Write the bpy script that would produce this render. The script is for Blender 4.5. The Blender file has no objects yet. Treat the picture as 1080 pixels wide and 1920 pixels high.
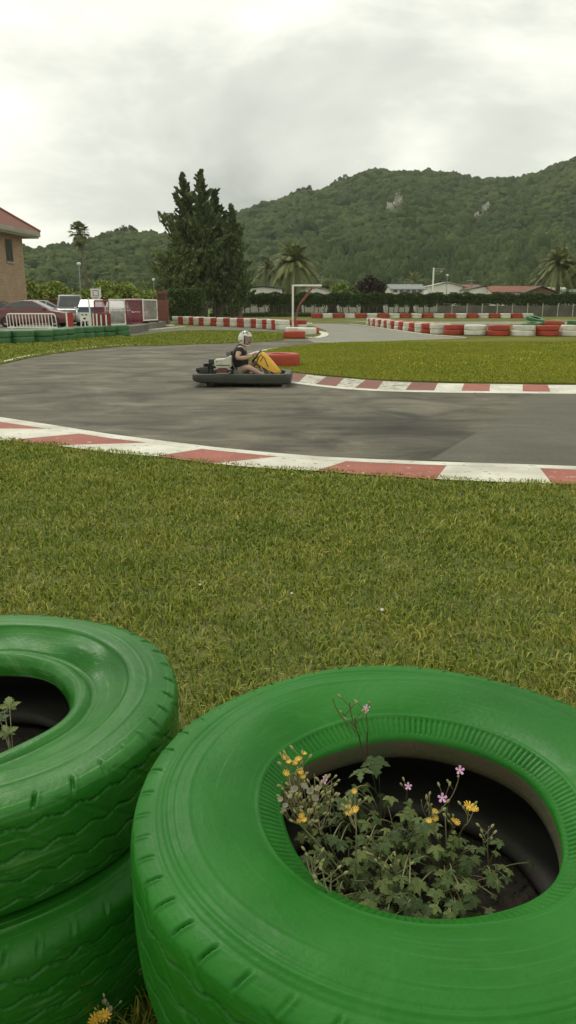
import bpy, bmesh, math, random
import numpy as np
from mathutils import Vector, Matrix, noise
from mathutils.geometry import tessellate_polygon
random.seed(7); RNG = np.random.default_rng(11)
S = bpy.context.scene
COL = S.collection
# ------------------------------------------------------------------ camera
CAM_H = 1.6; F = 1423.0; PITCH = math.atan(388 / F)
cam = bpy.data.objects.new('camera', bpy.data.cameras.new('camera')); COL.objects.link(cam)
cam.location = (0, 0, CAM_H); cam.rotation_euler = (math.pi / 2 - PITCH, 0, 0)
cam.data.sensor_fit = 'VERTICAL'; cam.data.sensor_height = 36; cam.data.lens = 36 * F / 1920
cam.data.clip_start = 0.05; cam.data.clip_end = 9000
S.camera = cam
# ------------------------------------------------------------------ sky, sun, exposure
S.view_settings.view_transform = 'Standard'; S.view_settings.look = 'None'
S.view_settings.exposure = 0.36; S.view_settings.gamma = 1.0
SUN_EL, SUN_AZ = math.radians(52), math.radians(-28)      # behind the cloud, up and a little left of the view
W = bpy.data.worlds.new('World'); S.world = W; W.use_nodes = True
nt = W.node_tree; nt.nodes.clear()
def nn(t, **k):
    n = nt.nodes.new(t)
    for a, b in k.items(): setattr(n, a, b)
    return n
wo = nn('ShaderNodeOutputWorld'); bg = nn('ShaderNodeBackground'); bg.inputs[1].default_value = 0.1
sky = nn('ShaderNodeTexSky', sky_type='NISHITA'); sky.sun_disc = False
sky.sun_elevation = SUN_EL; sky.sun_rotation = SUN_AZ
tc = nn('ShaderNodeTexCoord'); mp = nn('ShaderNodeMapping'); mp.inputs['Scale'].default_value = (1, 1, 2.3)
n1 = nn('ShaderNodeTexNoise'); n1.inputs['Scale'].default_value = 2.4; n1.inputs['Detail'].default_value = 9; n1.inputs['Roughness'].default_value = 0.54
n1.inputs['Distortion'].default_value = 0.25
L = nt.links.new
L(tc.outputs['Generated'], mp.inputs[0]); mp.inputs['Location'].default_value = (0.32, 0.1, 0.55)
L(mp.outputs[0], n1.inputs['Vector'])
def lobe(az, el, power, gain):
    v = nn('ShaderNodeVectorMath', operation='DOT_PRODUCT')
    v.inputs[1].default_value = (math.sin(az) * math.cos(el), math.cos(az) * math.cos(el), math.sin(el))
    L(tc.outputs['Generated'], v.inputs[0])
    m = nn('ShaderNodeMath', operation='MAXIMUM'); m.inputs[1].default_value = 0; L(v.outputs['Value'], m.inputs[0])
    p = nn('ShaderNodeMath', operation='POWER'); p.inputs[1].default_value = power; L(m.outputs[0], p.inputs[0])
    g = nn('ShaderNodeMath', operation='MULTIPLY'); g.inputs[1].default_value = gain; L(p.outputs[0], g.inputs[0])
    return g
def add(a, b):
    m = nn('ShaderNodeMath', operation='ADD'); L(a.outputs[0], m.inputs[0]); L(b.outputs[0], m.inputs[1]); return m
l1 = lobe(math.radians(-22), math.radians(27), 16, 0.46)
l2 = lobe(math.radians(9), math.radians(9.5), 420, 0.16)
l3 = lobe(math.radians(-1), math.radians(8.5), 60, -0.22)
n1m = nn('ShaderNodeMath', operation='MULTIPLY'); n1m.inputs[1].default_value = 1.5; L(n1.outputs['Fac'], n1m.inputs[0])
l4 = lobe(math.radians(-17), math.radians(6), 90, -0.16)
l5 = lobe(math.radians(14), math.radians(24), 30, -0.20)
sm = add(add(add(add(add(n1m, l1), l2), l3), l4), l5)
cr = nn('ShaderNodeValToRGB')
e = cr.color_ramp.elements
e[0].position = 0.36; e[0].color = (3.7, 3.85, 3.45, 1)
e[1].position = 1.12 - .12; e[1].color = (10.8, 10.8, 9.3, 1)
x = cr.color_ramp.elements.new(0.72); x.color = (6.5, 6.65, 5.85, 1)
L(sm.outputs[0], cr.inputs[0])
mx = nn('ShaderNodeMixRGB'); mx.inputs[0].default_value = 0.95
L(sky.outputs[0], mx.inputs[1]); L(cr.outputs[0], mx.inputs[2]); L(mx.outputs[0], bg.inputs[0]); L(bg.outputs[0], wo.inputs[0])
sd = bpy.data.lights.new('sun', 'SUN'); sd.energy = 1.0; sd.angle = math.radians(25); sd.color = (1, 0.96, 0.86)
so = bpy.data.objects.new('sun', sd); COL.objects.link(so); so.location = (0, 0, 50)
so.rotation_euler = Vector((math.sin(SUN_AZ) * math.cos(SUN_EL), math.cos(SUN_AZ) * math.cos(SUN_EL), math.sin(SUN_EL))).to_track_quat('Z', 'Y').to_euler()
# ------------------------------------------------------------------ photo pixel -> place on the ground or at a distance
def ray(px, py):
    u, v = (px - 540) / F, (py - 960) / F
    return Vector((u, math.cos(PITCH) - v * math.sin(PITCH), -math.sin(PITCH) - v * math.cos(PITCH)))
def G(px, py, z=0.0):
    d = ray(px, py); t = (z - CAM_H) / d.z
    return Vector((d.x * t, d.y * t, z))
def P(px, py, Y):
    d = ray(px, py); t = Y / d.y
    return Vector((d.x * t, Y, CAM_H + d.z * t))
def cv(pts, x):
    return float(np.interp(x, [p[0] for p in pts], [p[1] for p in pts]))
# ------------------------------------------------------------------ materials
MATS = {}
def M(name, c1, c2=None, scale=3.0, rough=0.7, bump=0.0, bscale=None, c3=None, spec=0.5, attr=0.0, metal=0.0, alpha=None, detail=4, trans=0.0, coat=0.0, chip=None, chips=6.0, chipt=0.62):
    if name in MATS: return MATS[name]
    m = bpy.data.materials.new(name); m.use_nodes = True; t = m.node_tree
    b = t.nodes['Principled BSDF']; MATS[name] = m
    b.inputs['Roughness'].default_value = rough; b.inputs['Metallic'].default_value = metal
    b.inputs['Specular IOR Level'].default_value = spec; b.inputs['Coat Weight'].default_value = coat
    if alpha is not None: b.inputs['Alpha'].default_value = alpha
    if trans: b.inputs['Transmission Weight'].default_value = trans
    tc = t.nodes.new('ShaderNodeTexCoord')
    c2 = c2 or tuple(c * 0.75 for c in c1)
    n = t.nodes.new('ShaderNodeTexNoise'); n.inputs['Scale'].default_value = scale; n.inputs['Detail'].default_value = detail
    t.links.new(tc.outputs['Object'], n.inputs['Vector'])
    r = t.nodes.new('ShaderNodeValToRGB'); r.color_ramp.elements[0].position = 0.34; r.color_ramp.elements[1].position = 0.66
    r.color_ramp.elements[0].color = (*c1, 1); r.color_ramp.elements[1].color = (*c2, 1)
    if c3: q = r.color_ramp.elements.new(0.5); q.color = (*c3, 1)
    fac = n.outputs['Fac']
    if attr:
        a = t.nodes.new('ShaderNodeAttribute'); a.attribute_name = 'rnd'
        k = t.nodes.new('ShaderNodeMix'); k.data_type = 'FLOAT'; k.inputs[0].default_value = attr
        t.links.new(fac, k.inputs[2]); t.links.new(a.outputs['Fac'], k.inputs[3]); fac = k.outputs[0]
        r.color_ramp.elements[0].position = 0.2; r.color_ramp.elements[-1].position = 0.8
    t.links.new(fac, r.inputs[0]); out = r.outputs[0]
    if chip:
        n3 = t.nodes.new('ShaderNodeTexNoise'); n3.inputs['Scale'].default_value = chips; n3.inputs['Detail'].default_value = 8; n3.inputs['Roughness'].default_value = 0.7
        t.links.new(tc.outputs['Object'], n3.inputs['Vector'])
        r3 = t.nodes.new('ShaderNodeValToRGB'); r3.color_ramp.elements[0].position = chipt; r3.color_ramp.elements[1].position = chipt + 0.05
        t.links.new(n3.outputs['Fac'], r3.inputs[0])
        mm = t.nodes.new('ShaderNodeMixRGB'); mm.inputs[2].default_value = (*chip, 1)
        t.links.new(r3.outputs[0], mm.inputs[0]); t.links.new(out, mm.inputs[1]); out = mm.outputs[0]
    t.links.new(out, b.inputs['Base Color'])
    if bump:
        n2 = t.nodes.new('ShaderNodeTexNoise'); n2.inputs['Scale'].default_value = bscale or scale * 8; n2.inputs['Detail'].default_value = 5
        t.links.new(tc.outputs['Object'], n2.inputs['Vector'])
        bp = t.nodes.new('ShaderNodeBump'); bp.inputs['Strength'].default_value = 1; bp.inputs['Distance'].default_value = bump
        t.links.new(n2.outputs['Fac'], bp.inputs['Height']); t.links.new(bp.outputs[0], b.inputs['Normal'])
    return m
# ------------------------------------------------------------------ object helpers
def tag(o, label=None, cat=None, group=None, kind=None):
    if label: o['label'] = label
    if cat: o['category'] = cat
    if group: o['group'] = group
    if kind: o['kind'] = kind
    return o
def empty(name, loc=(0, 0, 0), rz=0, **k):
    o = bpy.data.objects.new(name, None); COL.objects.link(o); o.location = loc; o.rotation_euler = (0, 0, rz)
    return tag(o, **k)
def link(name, me, parent=None, loc=None, rot=None):
    o = bpy.data.objects.new(name, me); COL.objects.link(o)
    if parent: o.parent = parent
    if loc is not None: o.location = loc
    if rot is not None: o.rotation_euler = rot
    return o
def npmesh(name, V, Fc, mat, rnd=None, smooth=False, mats=None, mi=None):
    V = np.asarray(V, dtype=np.float32).reshape(-1, 3); Fc = np.asarray(Fc, dtype=np.int32)
    k = Fc.shape[1]; me = bpy.data.meshes.new(name)
    me.vertices.add(len(V)); me.vertices.foreach_set('co', V.ravel())
    me.loops.add(Fc.size); me.loops.foreach_set('vertex_index', Fc.ravel())
    me.polygons.add(len(Fc)); me.polygons.foreach_set('loop_start', np.arange(len(Fc), dtype=np.int32) * k)
    for m in (mats or [mat]): me.materials.append(m)
    if mi is not None: me.polygons.foreach_set('material_index', np.asarray(mi, dtype=np.int32))
    if rnd is not None:
        a = me.attributes.new('rnd', 'FLOAT', 'POINT'); a.data.foreach_set('value', np.asarray(rnd, dtype=np.float32))
    me.update(calc_edges=True)
    if smooth: me.polygons.foreach_set('use_smooth', np.ones(len(Fc), dtype=bool))
    return me
class MB:
    def __init__(s): s.v = []; s.f = []; s.m = []
    def quad(s, a, b, c, d, m=0):
        i = len(s.v); s.v += [tuple(a), tuple(b), tuple(c), tuple(d)]; s.f.append((i, i + 1, i + 2, i + 3)); s.m.append(m); return s
    def poly(s, pts, m=0):
        i = len(s.v); s.v += [tuple(p) for p in pts]; s.f.append(tuple(range(i, i + len(pts)))); s.m.append(m); return s
    def box(s, x0, x1, y0, y1, z0, z1, m=0, T=None):
        c = [(x0, y0, z0), (x1, y0, z0), (x1, y1, z0), (x0, y1, z0), (x0, y0, z1), (x1, y0, z1), (x1, y1, z1), (x0, y1, z1)]
        if T: c = [tuple(T @ Vector(p)) for p in c]
        i = len(s.v); s.v += c
        for q in ((3, 2, 1, 0), (4, 5, 6, 7), (0, 1, 5, 4), (1, 2, 6, 5), (2, 3, 7, 6), (3, 0, 4, 7)):
            s.f.append(tuple(i + k for k in q)); s.m.append(m)
        return s
    def prism(s, pts, y0, y1, m=0, ax='y', s1=None):
        """outline pts (a,b) swept from y0 to y1; ax y: (a,*,b), ax x: (*,a,b), ax z: (a,b,*); s1 = scaled outline at the far end"""
        q = s1 or pts; g = {'y': lambda p, t: (p[0], t, p[1]), 'x': lambda p, t: (t, p[0], p[1]), 'z': lambda p, t: (p[0], p[1], t)}[ax]
        i = len(s.v); n = len(pts); s.v += [g(p, y0) for p in pts] + [g(p, y1) for p in q]
        s.f.append(tuple(i + k for k in range(n))); s.f.append(tuple(i + n + k for k in reversed(range(n)))); s.m += [m, m]
        for k in range(n):
            s.f.append((i + (k + 1) % n, i + k, i + n + k, i + n + (k + 1) % n)); s.m.append(m)
        return s
    def tube(s, pts, r, seg=8, m=0, closed=False):
        pts = [Vector(p) for p in pts]; n = len(pts); rr = r if isinstance(r, (list, tuple)) else [r] * n
        i0 = len(s.v); up = Vector((0, 0, 1))
        for k, p in enumerate(pts):
            a = pts[(k - 1) % n if closed else max(k - 1, 0)]; b = pts[(k + 1) % n if closed else min(k + 1, n - 1)]
            d = (b - a).normalized(); u = d.cross(up)
            if u.length < 0.1: u = d.cross(Vector((1, 0, 0)))
            u.normalize(); w = u.cross(d)
            for j in range(seg):
                t = 2 * math.pi * j / seg; s.v.append(tuple(p + (u * math.cos(t) + w * math.sin(t)) * rr[k]))
        for k in range(n if closed else n - 1):
            k2 = (k + 1) % n
            for j in range(seg):
                j2 = (j + 1) % seg; s.f.append((i0 + k * seg + j, i0 + k * seg + j2, i0 + k2 * seg + j2, i0 + k2 * seg + j)); s.m.append(m)
        if not closed:
            s.f.append(tuple(i0 + j for j in range(seg))); s.f.append(tuple(i0 + (n - 1) * seg + j for j in reversed(range(seg)))); s.m += [m, m]
        return s
    def lathe(s, prof, seg=24, m=0, T=None, closed=False):
        """prof (r,z) turned round z"""
        i0 = len(s.v); n = len(prof)
        for j in range(seg):
            t = 2 * math.pi * j / seg
            for r, z in prof:
                p = Vector((r * math.cos(t), r * math.sin(t), z)); s.v.append(tuple(T @ p if T else p))
        for j in range(seg):
            j2 = (j + 1) % seg
            for k in range(n if closed else n - 1):
                k2 = (k + 1) % n; s.f.append((i0 + j * n + k, i0 + j2 * n + k, i0 + j2 * n + k2, i0 + j * n + k2)); s.m.append(m)
        return s
    def mesh(s, name, *mats, bevel=0, smooth=False, segs=2, rnd=None):
        me = bpy.data.meshes.new(name); me.from_pydata(s.v, [], s.f)
        for m in mats: me.materials.append(m)
        me.polygons.foreach_set('material_index', s.m)
        bm = bmesh.new(); bm.from_mesh(me)
        if bevel or smooth: bmesh.ops.remove_doubles(bm, verts=bm.verts, dist=1e-5)
        bmesh.ops.recalc_face_normals(bm, faces=bm.faces)
        if bevel: bmesh.ops.bevel(bm, geom=bm.edges, offset=bevel, segments=segs, profile=0.6, affect='EDGES')
        bm.to_mesh(me); bm.free()
        if smooth or bevel: me.polygons.foreach_set('use_smooth', [True] * len(me.polygons))
        if bevel and hasattr(me, 'set_sharp_from_angle'): me.set_sharp_from_angle(angle=math.radians(50))
        return me
    def build(s, name, *mats, parent=None, loc=None, rot=None, **k):
        return link(name, s.mesh(name, *mats, **k), parent, loc, rot)
def sheet(name, pts, z, mat, skirt=0.0, kind='structure', sub=None):
    pts = [Vector((p[0], p[1], z)) for p in pts]
    v = [tuple(p) for p in pts]; f = [tuple(t) for t in tessellate_polygon([pts])]
    if skirt:
        n = len(v); v += [(p.x, p.y, z - skirt) for p in pts]
        f += [(i, (i + 1) % n, n + (i + 1) % n, n + i) for i in range(n)]
    me = bpy.data.meshes.new(name); me.from_pydata(v, [], f); me.materials.append(mat)
    bm = bmesh.new(); bm.from_mesh(me); bmesh.ops.recalc_face_normals(bm, faces=bm.faces)
    for fc in bm.faces:
        if not skirt and fc.normal.z < 0: fc.normal_flip()
    bm.to_mesh(me); bm.free()
    o = link(name, me); tag(o, kind=kind); return o
def smoothline(pts, n=6):
    out = []; P_ = [Vector(p) for p in pts]
    for i in range(len(P_) - 1):
        a, b, c, d = P_[max(i - 1, 0)], P_[i], P_[i + 1], P_[min(i + 2, len(P_) - 1)]
        for k in range(n):
            t = k / n; out.append(0.5 * ((2 * b) + (c - a) * t + (2 * a - 5 * b + 4 * c - d) * t * t + (3 * b - a - 3 * c + d) * t ** 3))
    return out + [P_[-1]]
def gl(pix, n=6, z=0.0):
    return smoothline([G(a, b, z) for a, b in pix], n)
ORD = ['first', 'second', 'third', 'fourth', 'fifth', 'sixth', 'seventh', 'eighth', 'ninth', 'tenth', 'eleventh', 'twelfth', 'thirteenth', 'fourteenth', 'fifteenth', 'sixteenth', 'seventeenth', 'eighteenth', 'nineteenth', 'twentieth']
# ------------------------------------------------------------------ material list
GRASS_C = ((0.095, 0.135, 0.022), (0.175, 0.185, 0.045), (0.125, 0.160, 0.028))
m_soil = M('lawn_soil', (0.080, 0.110, 0.020), (0.150, 0.150, 0.035), 3.5, 0.95, 0.02, 40)
m_blade = M('grass_blade', (0.098, 0.165, 0.016), (0.450, 0.400, 0.090), 1.6, 0.6, c3=(0.218, 0.270, 0.030), attr=0.5, spec=0.2, detail=6, chip=(0.46, 0.38, 0.12), chips=1.1, chipt=0.62)
m_blade2 = M('infield_grass_blade', (0.200, 0.250, 0.022), (0.400, 0.370, 0.045), 0.35, 0.6, c3=(0.285, 0.310, 0.030), attr=0.35, spec=0.2)
m_field = M('field_grass', (0.110, 0.125, 0.026), (0.185, 0.175, 0.045), 0.35, 0.95, 0.05, 14, c3=(0.140, 0.150, 0.032), detail=8, spec=0.1)
m_infield = M('infield_turf', (0.110, 0.130, 0.020), (0.190, 0.180, 0.030), 0.5, 0.95, 0.04, 18, c3=(0.145, 0.155, 0.024), detail=8, spec=0.1)
m_dirt = M('worn_track_edge', (0.16, 0.15, 0.105), (0.11, 0.11, 0.07), 0.6, 0.95, 0.02, 12)
m_white = M('white_paint', (0.74, 0.72, 0.62), (0.56, 0.54, 0.45), 2.2, 0.6, 0.002, 60, chip=(0.16, 0.15, 0.12), chips=5, chipt=0.66)
m_red = M('red_paint', (0.40, 0.070, 0.040), (0.30, 0.060, 0.038), 2.0, 0.65, 0.002, 60, chip=(0.15, 0.12, 0.10), chips=4, chipt=0.68)
m_kwhite = M('kerb_white', (0.72, 0.70, 0.60), (0.50, 0.48, 0.40), 1.7, 0.85, 0.004, 50, chip=(0.18, 0.17, 0.14), chips=9, chipt=0.60, detail=8)
m_kred = M('kerb_red', (0.38, 0.125, 0.090), (0.29, 0.095, 0.068), 2.5, 0.85, 0.004, 50, chip=(0.50, 0.36, 0.30), chips=9, chipt=0.60, detail=8)
m_kworn = M('kerb_white_worn', (0.62, 0.60, 0.50), (0.40, 0.38, 0.31), 2.4, 0.85, 0.004, 50, chip=(0.17, 0.15, 0.12), chips=7, chipt=0.53, detail=8)
m_kredw = M('kerb_red_worn', (0.25, 0.085, 0.065), (0.18, 0.085, 0.065), 2.5, 0.85, 0.004, 50, chip=(0.15, 0.12, 0.10), chips=9, chipt=0.58, detail=8)
m_tw = M('white_tyre_paint', (0.74, 0.73, 0.64), (0.58, 0.56, 0.47), 1.5, 0.55, 0.004, 30, chip=(0.30, 0.28, 0.22), chips=3, chipt=0.66)
m_tr = M('red_tyre_paint', (0.42, 0.052, 0.024), (0.33, 0.046, 0.024), 1.5, 0.55, 0.004, 30, chip=(0.10, 0.05, 0.04), chips=4, chipt=0.70)
m_tg = M('green_tyre_paint', (0.035, 0.130, 0.040), (0.055, 0.160, 0.055), 1.5, 0.5, 0.004, 30, chip=(0.03, 0.05, 0.025), chips=4, chipt=0.68)
m_bark = M('bark', (0.10, 0.08, 0.055), (0.17, 0.14, 0.10), 6, 0.95, 0.03, 20)
m_black = M('black_plastic', (0.028, 0.030, 0.024), (0.040, 0.042, 0.034), 8, 0.5, 0.001, 80)
m_metal = M('grey_metal', (0.35, 0.35, 0.33), (0.28, 0.28, 0.27), 8, 0.4, metal=0.7)
m_glass = M('dark_glass', (0.03, 0.035, 0.035), (0.05, 0.055, 0.055), 2, 0.08, spec=0.8)
m_rubber = M('black_rubber', (0.022, 0.022, 0.020), (0.035, 0.033, 0.030), 10, 0.8, 0.002, 60)
m_wwall = M('white_wall', (0.84, 0.83, 0.75), (0.76, 0.75, 0.67), 1.5, 0.8)
# ------------------------------------------------------------------ asphalt
def asphalt(name, dark, mid, light, streak=1.0, stain=None):
    m = bpy.data.materials.new(name); m.use_nodes = True; t = m.node_tree; b = t.nodes['Principled BSDF']
    b.inputs['Roughness'].default_value = 0.82; b.inputs['Specular IOR Level'].default_value = 0.35
    N = lambda ty, **k: [t.nodes.new(ty)][0]
    tc = N('ShaderNodeTexCoord'); mp = N('ShaderNodeMapping'); mp.inputs['Scale'].default_value = (0.8, 1.0, 1); mp.inputs['Rotation'].default_value = (0, 0, 0.06)
    t.links.new(tc.outputs['Object'], mp.inputs[0])
    a = N('ShaderNodeTexNoise'); a.inputs['Scale'].default_value = 0.9; a.inputs['Detail'].default_value = 7; a.inputs['Roughness'].default_value = 0.62; a.inputs['Distortion'].default_value = 0.8
    t.links.new(mp.outputs[0], a.inputs['Vector'])
    r = N('ShaderNodeValToRGB'); e = r.color_ramp.elements
    e[0].position = 0.34; e[0].color = (*dark, 1); e[1].position = 0.68; e[1].color = (*light, 1); q = e.new(0.5); q.color = (*mid, 1)
    t.links.new(a.outputs['Fac'], r.inputs[0])
    f = N('ShaderNodeTexNoise'); f.inputs['Scale'].default_value = 60; f.inputs['Detail'].default_value = 3; t.links.new(tc.outputs['Object'], f.inputs['Vector'])
    fr = N('ShaderNodeMapRange'); fr.inputs[1].default_value = 0.3; fr.inputs[2].default_value = 0.7; fr.inputs[3].default_value = 0.78; fr.inputs[4].default_value = 1.2
    t.links.new(f.outputs['Fac'], fr.inputs[0])
    # tyre rubber laid down along the line the karts take
    mp2 = N('ShaderNodeMapping'); mp2.inputs['Scale'].default_value = (0.22, 1.6, 1); mp2.inputs['Rotation'].default_value = (0, 0, -0.05); t.links.new(tc.outputs['Object'], mp2.inputs[0])
    w = N('ShaderNodeTexNoise'); w.inputs['Scale'].default_value = 1.6; w.inputs['Detail'].default_value = 6; w.inputs['Roughness'].default_value = 0.7; t.links.new(mp2.outputs[0], w.inputs['Vector'])
    wr = N('ShaderNodeMapRange'); wr.inputs[1].default_value = 0.36; wr.inputs[2].default_value = 0.52; wr.inputs[3].default_value = 1 - 0.42 * streak; wr.inputs[4].default_value = 1
    t.links.new(w.outputs['Fac'], wr.inputs[0])
    mu = N('ShaderNodeMath'); mu.operation = 'MULTIPLY'; t.links.new(fr.outputs[0], mu.inputs[0]); t.links.new(wr.outputs[0], mu.inputs[1]); last = mu
    for (sx, sy, rx, ry, k) in (stain or []):
        mpp = N('ShaderNodeMapping'); mpp.vector_type = 'POINT'; mpp.inputs['Location'].default_value = (-sx / rx, -sy / ry, 0); mpp.inputs['Scale'].default_value = (1 / rx, 1 / ry, 1)
        t.links.new(tc.outputs['Object'], mpp.inputs[0])
        ln = N('ShaderNodeVectorMath'); ln.operation = 'LENGTH'; t.links.new(mpp.outputs[0], ln.inputs[0])
        ad = N('ShaderNodeMath'); ad.operation = 'ADD'; t.links.new(ln.outputs['Value'], ad.inputs[0]); t.links.new(a.outputs['Fac'], ad.inputs[1])
        mr = N('ShaderNodeMapRange'); mr.inputs[1].default_value = 0.9; mr.inputs[2].default_value = 1.6; mr.inputs[3].default_value = k; mr.inputs[4].default_value = 1; mr.interpolation_type = 'SMOOTHSTEP'
        t.links.new(ad.outputs[0], mr.inputs[0])
        m2 = N('ShaderNodeMath'); m2.operation = 'MULTIPLY'; t.links.new(last.outputs[0], m2.inputs[0]); t.links.new(mr.outputs[0], m2.inputs[1]); last = m2
    vm = N('ShaderNodeVectorMath'); vm.operation = 'SCALE'; t.links.new(r.outputs[0], vm.inputs[0]); t.links.new(last.outputs[0], vm.inputs['Scale'])
    t.links.new(vm.outputs[0], b.inputs['Base Color'])
    bp = N('ShaderNodeBump'); bp.inputs['Distance'].default_value = 0.006; t.links.new(f.outputs['Fac'], bp.inputs['Height']); t.links.new(bp.outputs[0], b.inputs['Normal'])
    return m
g1, g2 = G(760, 815), G(600, 815)
m_asph = asphalt('worn_asphalt', (0.064, 0.058, 0.039), (0.124, 0.113, 0.079), (0.205, 0.187, 0.133), 0.8, [(g1.x, g1.y, 1.3, 2.4, 0.52), (g1.x - 1.6, g1.y + 1.2, 2.6, 1.4, 0.72), (g2.x - 0.3, g2.y, 1.2, 0.45, 1.35), (-3.5, 13.5, 2.2, 1.0, 0.75)])
m_asph2 = asphalt('newer_asphalt', (0.100, 0.095, 0.069), (0.117, 0.111, 0.082), (0.136, 0.128, 0.096), 0.3)
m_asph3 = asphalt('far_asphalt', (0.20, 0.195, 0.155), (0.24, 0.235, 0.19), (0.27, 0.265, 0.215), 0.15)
# ------------------------------------------------------------------ ground
sheet('ground', [(-3000, -60), (3000, -60), (3000, 3000), (-3000, 3000)], 0.0, m_field)
y0 = [(-300, 742), (-100, 768), (0, 782), (100, 797), (200, 813), (300, 826), (400, 838), (500, 848), (600, 856), (700, 861), (800, 865), (900, 868), (1000, 871), (1080, 874), (1300, 880)]
yB = [(-300, 783), (-100, 807), (0, 822), (100, 831), (200, 845), (300, 853), (400, 866), (500, 875), (600, 880), (700, 888), (800, 894), (900, 899), (1000, 902), (1080, 905), (1300, 911)]
def yT(x): return cv(y0, x) + cv([(-200, 9), (100, 8), (400, 5.5), (1300, 6)], x)
# track area: one asphalt sheet, grass islands lie on it with a little thickness
near = [(x, cv(y0, x) + 3) for x in (1300, 1150, 1000, 850, 700, 600, 500, 400, 300, 200, 100, 0, -100, -300)]
outer = [(-300, 722), (-100, 698), (0, 683), (50, 671), (100, 662), (150, 656), (230, 648.5), (300, 647), (400, 643.5), (500, 640), (545, 637), (600, 634.5), (611, 630), (611, 622), (600, 612), (588, 606),
         (640, 606), (670, 608.5), (700, 613), (750, 620), (800, 627.5), (877, 634.5), (960, 638), (1300, 641)]
sheet('race_track', gl(near, 3) + gl(outer, 2), 0.006, m_asph)
sheet('track_right_hand_patch', [G(a, b) for a, b in [(1000, 739), (980, 752), (962, 771), (900, 809), (850, 838), (806, 864), (900, 869.5), (1000, 873), (1080, 876), (1300, 883), (1300, 739)]], 0.010, m_asph2)
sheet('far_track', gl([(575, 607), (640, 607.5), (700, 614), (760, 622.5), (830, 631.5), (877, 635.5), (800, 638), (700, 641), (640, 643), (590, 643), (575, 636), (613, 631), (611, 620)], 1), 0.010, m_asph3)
# infield grass: a raised turf island
isl_top = [(452, 676), (470, 667), (500, 658.5), (530, 653), (600, 646), (700, 641.5), (800, 638), (877, 636), (1000, 635), (1300, 634)]
isl_bot = [(1300, 723), (1080, 721.5), (950, 720), (850, 718.5), (760, 716), (700, 713), (650, 709), (600, 704.5), (548, 699), (500, 694), (462, 687)]
infield = gl(isl_top, 4) + gl(isl_bot, 4)
sheet('infield_lawn', infield, 0.035, m_infield, skirt=0.035)
# verge behind the near corner, with the narrow dirt strip at its back
sheet('dirt_strip', gl([(225, 622), (290, 617.5), (345, 613.5), (430, 612.5), (520, 618), (528, 622), (440, 619.5), (350, 619.5), (290, 625), (235, 632)], 2), 0.006, m_dirt)
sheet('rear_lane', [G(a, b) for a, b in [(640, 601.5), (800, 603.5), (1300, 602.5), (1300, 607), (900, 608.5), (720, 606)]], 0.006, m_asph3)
# ------------------------------------------------------------------ kerbs
def kerb(name, edges, fT, fB, zT, zB, cols, mats, steps=5, line=None):
    mb = MB()
    for i in range(len(edges) - 1):
        (a0, b0), (a1, b1) = edges[i], edges[i + 1]
        for k in range(steps):
            s, t = k / steps, (k + 1) / steps
            A0 = a0 + (a1 - a0) * s; A1 = a0 + (a1 - a0) * t; B0 = b0 + (b1 - b0) * s; B1 = b0 + (b1 - b0) * t
            mb.quad(G(A0, fT(A0), zT), G(A1, fT(A1), zT), G(B1, fB(B1), zB), G(B0, fB(B0), zB), cols[i])
    return mb
ed = [(-290, -300), (-140, -240), (92, -160), (150, 8), (280, 107), (380, 290), (525, 400), (650, 592), (838, 818), (1012, 1035), (1210, 1260), (1290, 1300)]
cols = [1, 0, 1, 0, 1, 0, 1, 0, 1, 0, 1][:11]
cols = [0, 1, 0, 1, 0, 1, 0, 1, 0, 1, 0]
mb = kerb('near_kerb', ed, yT, lambda x: cv(yB, x) + 3, 0.022, 0.018, cols, None)
xs = np.linspace(-300, 1300, 90)
for a, b in zip(xs[:-1], xs[1:]):
    mb.quad(G(a, cv(y0, a), 0.012), G(b, cv(y0, b), 0.012), G(b, yT(b) + 0.4, 0.0235), G(a, yT(a) + 0.4, 0.0235), 2)
    mb.quad(G(a, cv(y0, a), 0.012), G(b, cv(y0, b), 0.012), G(b, cv(y0, b) - 0.5, 0.0), G(a, cv(y0, a) - 0.5, 0.0), 2)
tag(mb.build('near_kerb', m_kwhite, m_kred, m_kwhite), kind='structure')
yt2 = [(440, 687), (500, 694), (548, 699.5), (600, 705), (650, 709.5), (700, 713.5), (760, 716.5), (850, 719), (950, 720.5), (1080, 722), (1300, 723.5)]
yb2 = [(440, 703), (500, 710), (548, 715), (600, 721.5), (650, 726.5), (700, 729.5), (760, 731.5), (850, 733), (950, 734), (1080, 735), (1300, 736)]
e2 = [(457, 441), (500, 484), (545, 522), (575, 560), (612, 592), (645, 630), (685, 665), (719, 707), (772, 760), (821, 814), (870, 865), (919, 918), (980, 980), (1027, 1032), (1085, 1095), (1140, 1152), (1200, 1216), (1290, 1298)]
c2_ = [1, 0, 1, 0, 1, 0, 1, 0, 1, 0, 1, 0, 1, 0, 1, 0, 1]
c2_ = [(3 if c == 1 else 2) if i < 9 else c for i, c in enumerate(c2_)]
mb = kerb('inner_kerb', e2, lambda x: cv(yt2, x), lambda x: cv(yb2, x), 0.045, 0.022, c2_, None, 3)
xs = np.linspace(441, 1298, 60)
for a, b in zip(xs[:-1], xs[1:]):
    mb.quad(G(a, cv(yb2, a) - 0.3, 0.024), G(b, cv(yb2, b) - 0.3, 0.024), G(b, cv(yb2, b) + 3.2, 0.012), G(a, cv(yb2, a) + 3.2, 0.012), 0)
    mb.quad(G(a, cv(yb2, a) + 3.2, 0.012), G(b, cv(yb2, b) + 3.2, 0.012), G(b, cv(yb2, b) + 4.2, 0.0), G(a, cv(yb2, a) + 4.2, 0.0), 0)
tag(mb.build('inner_kerb', m_kwhite, m_kred, m_kworn, m_kredw), kind='structure')
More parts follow.
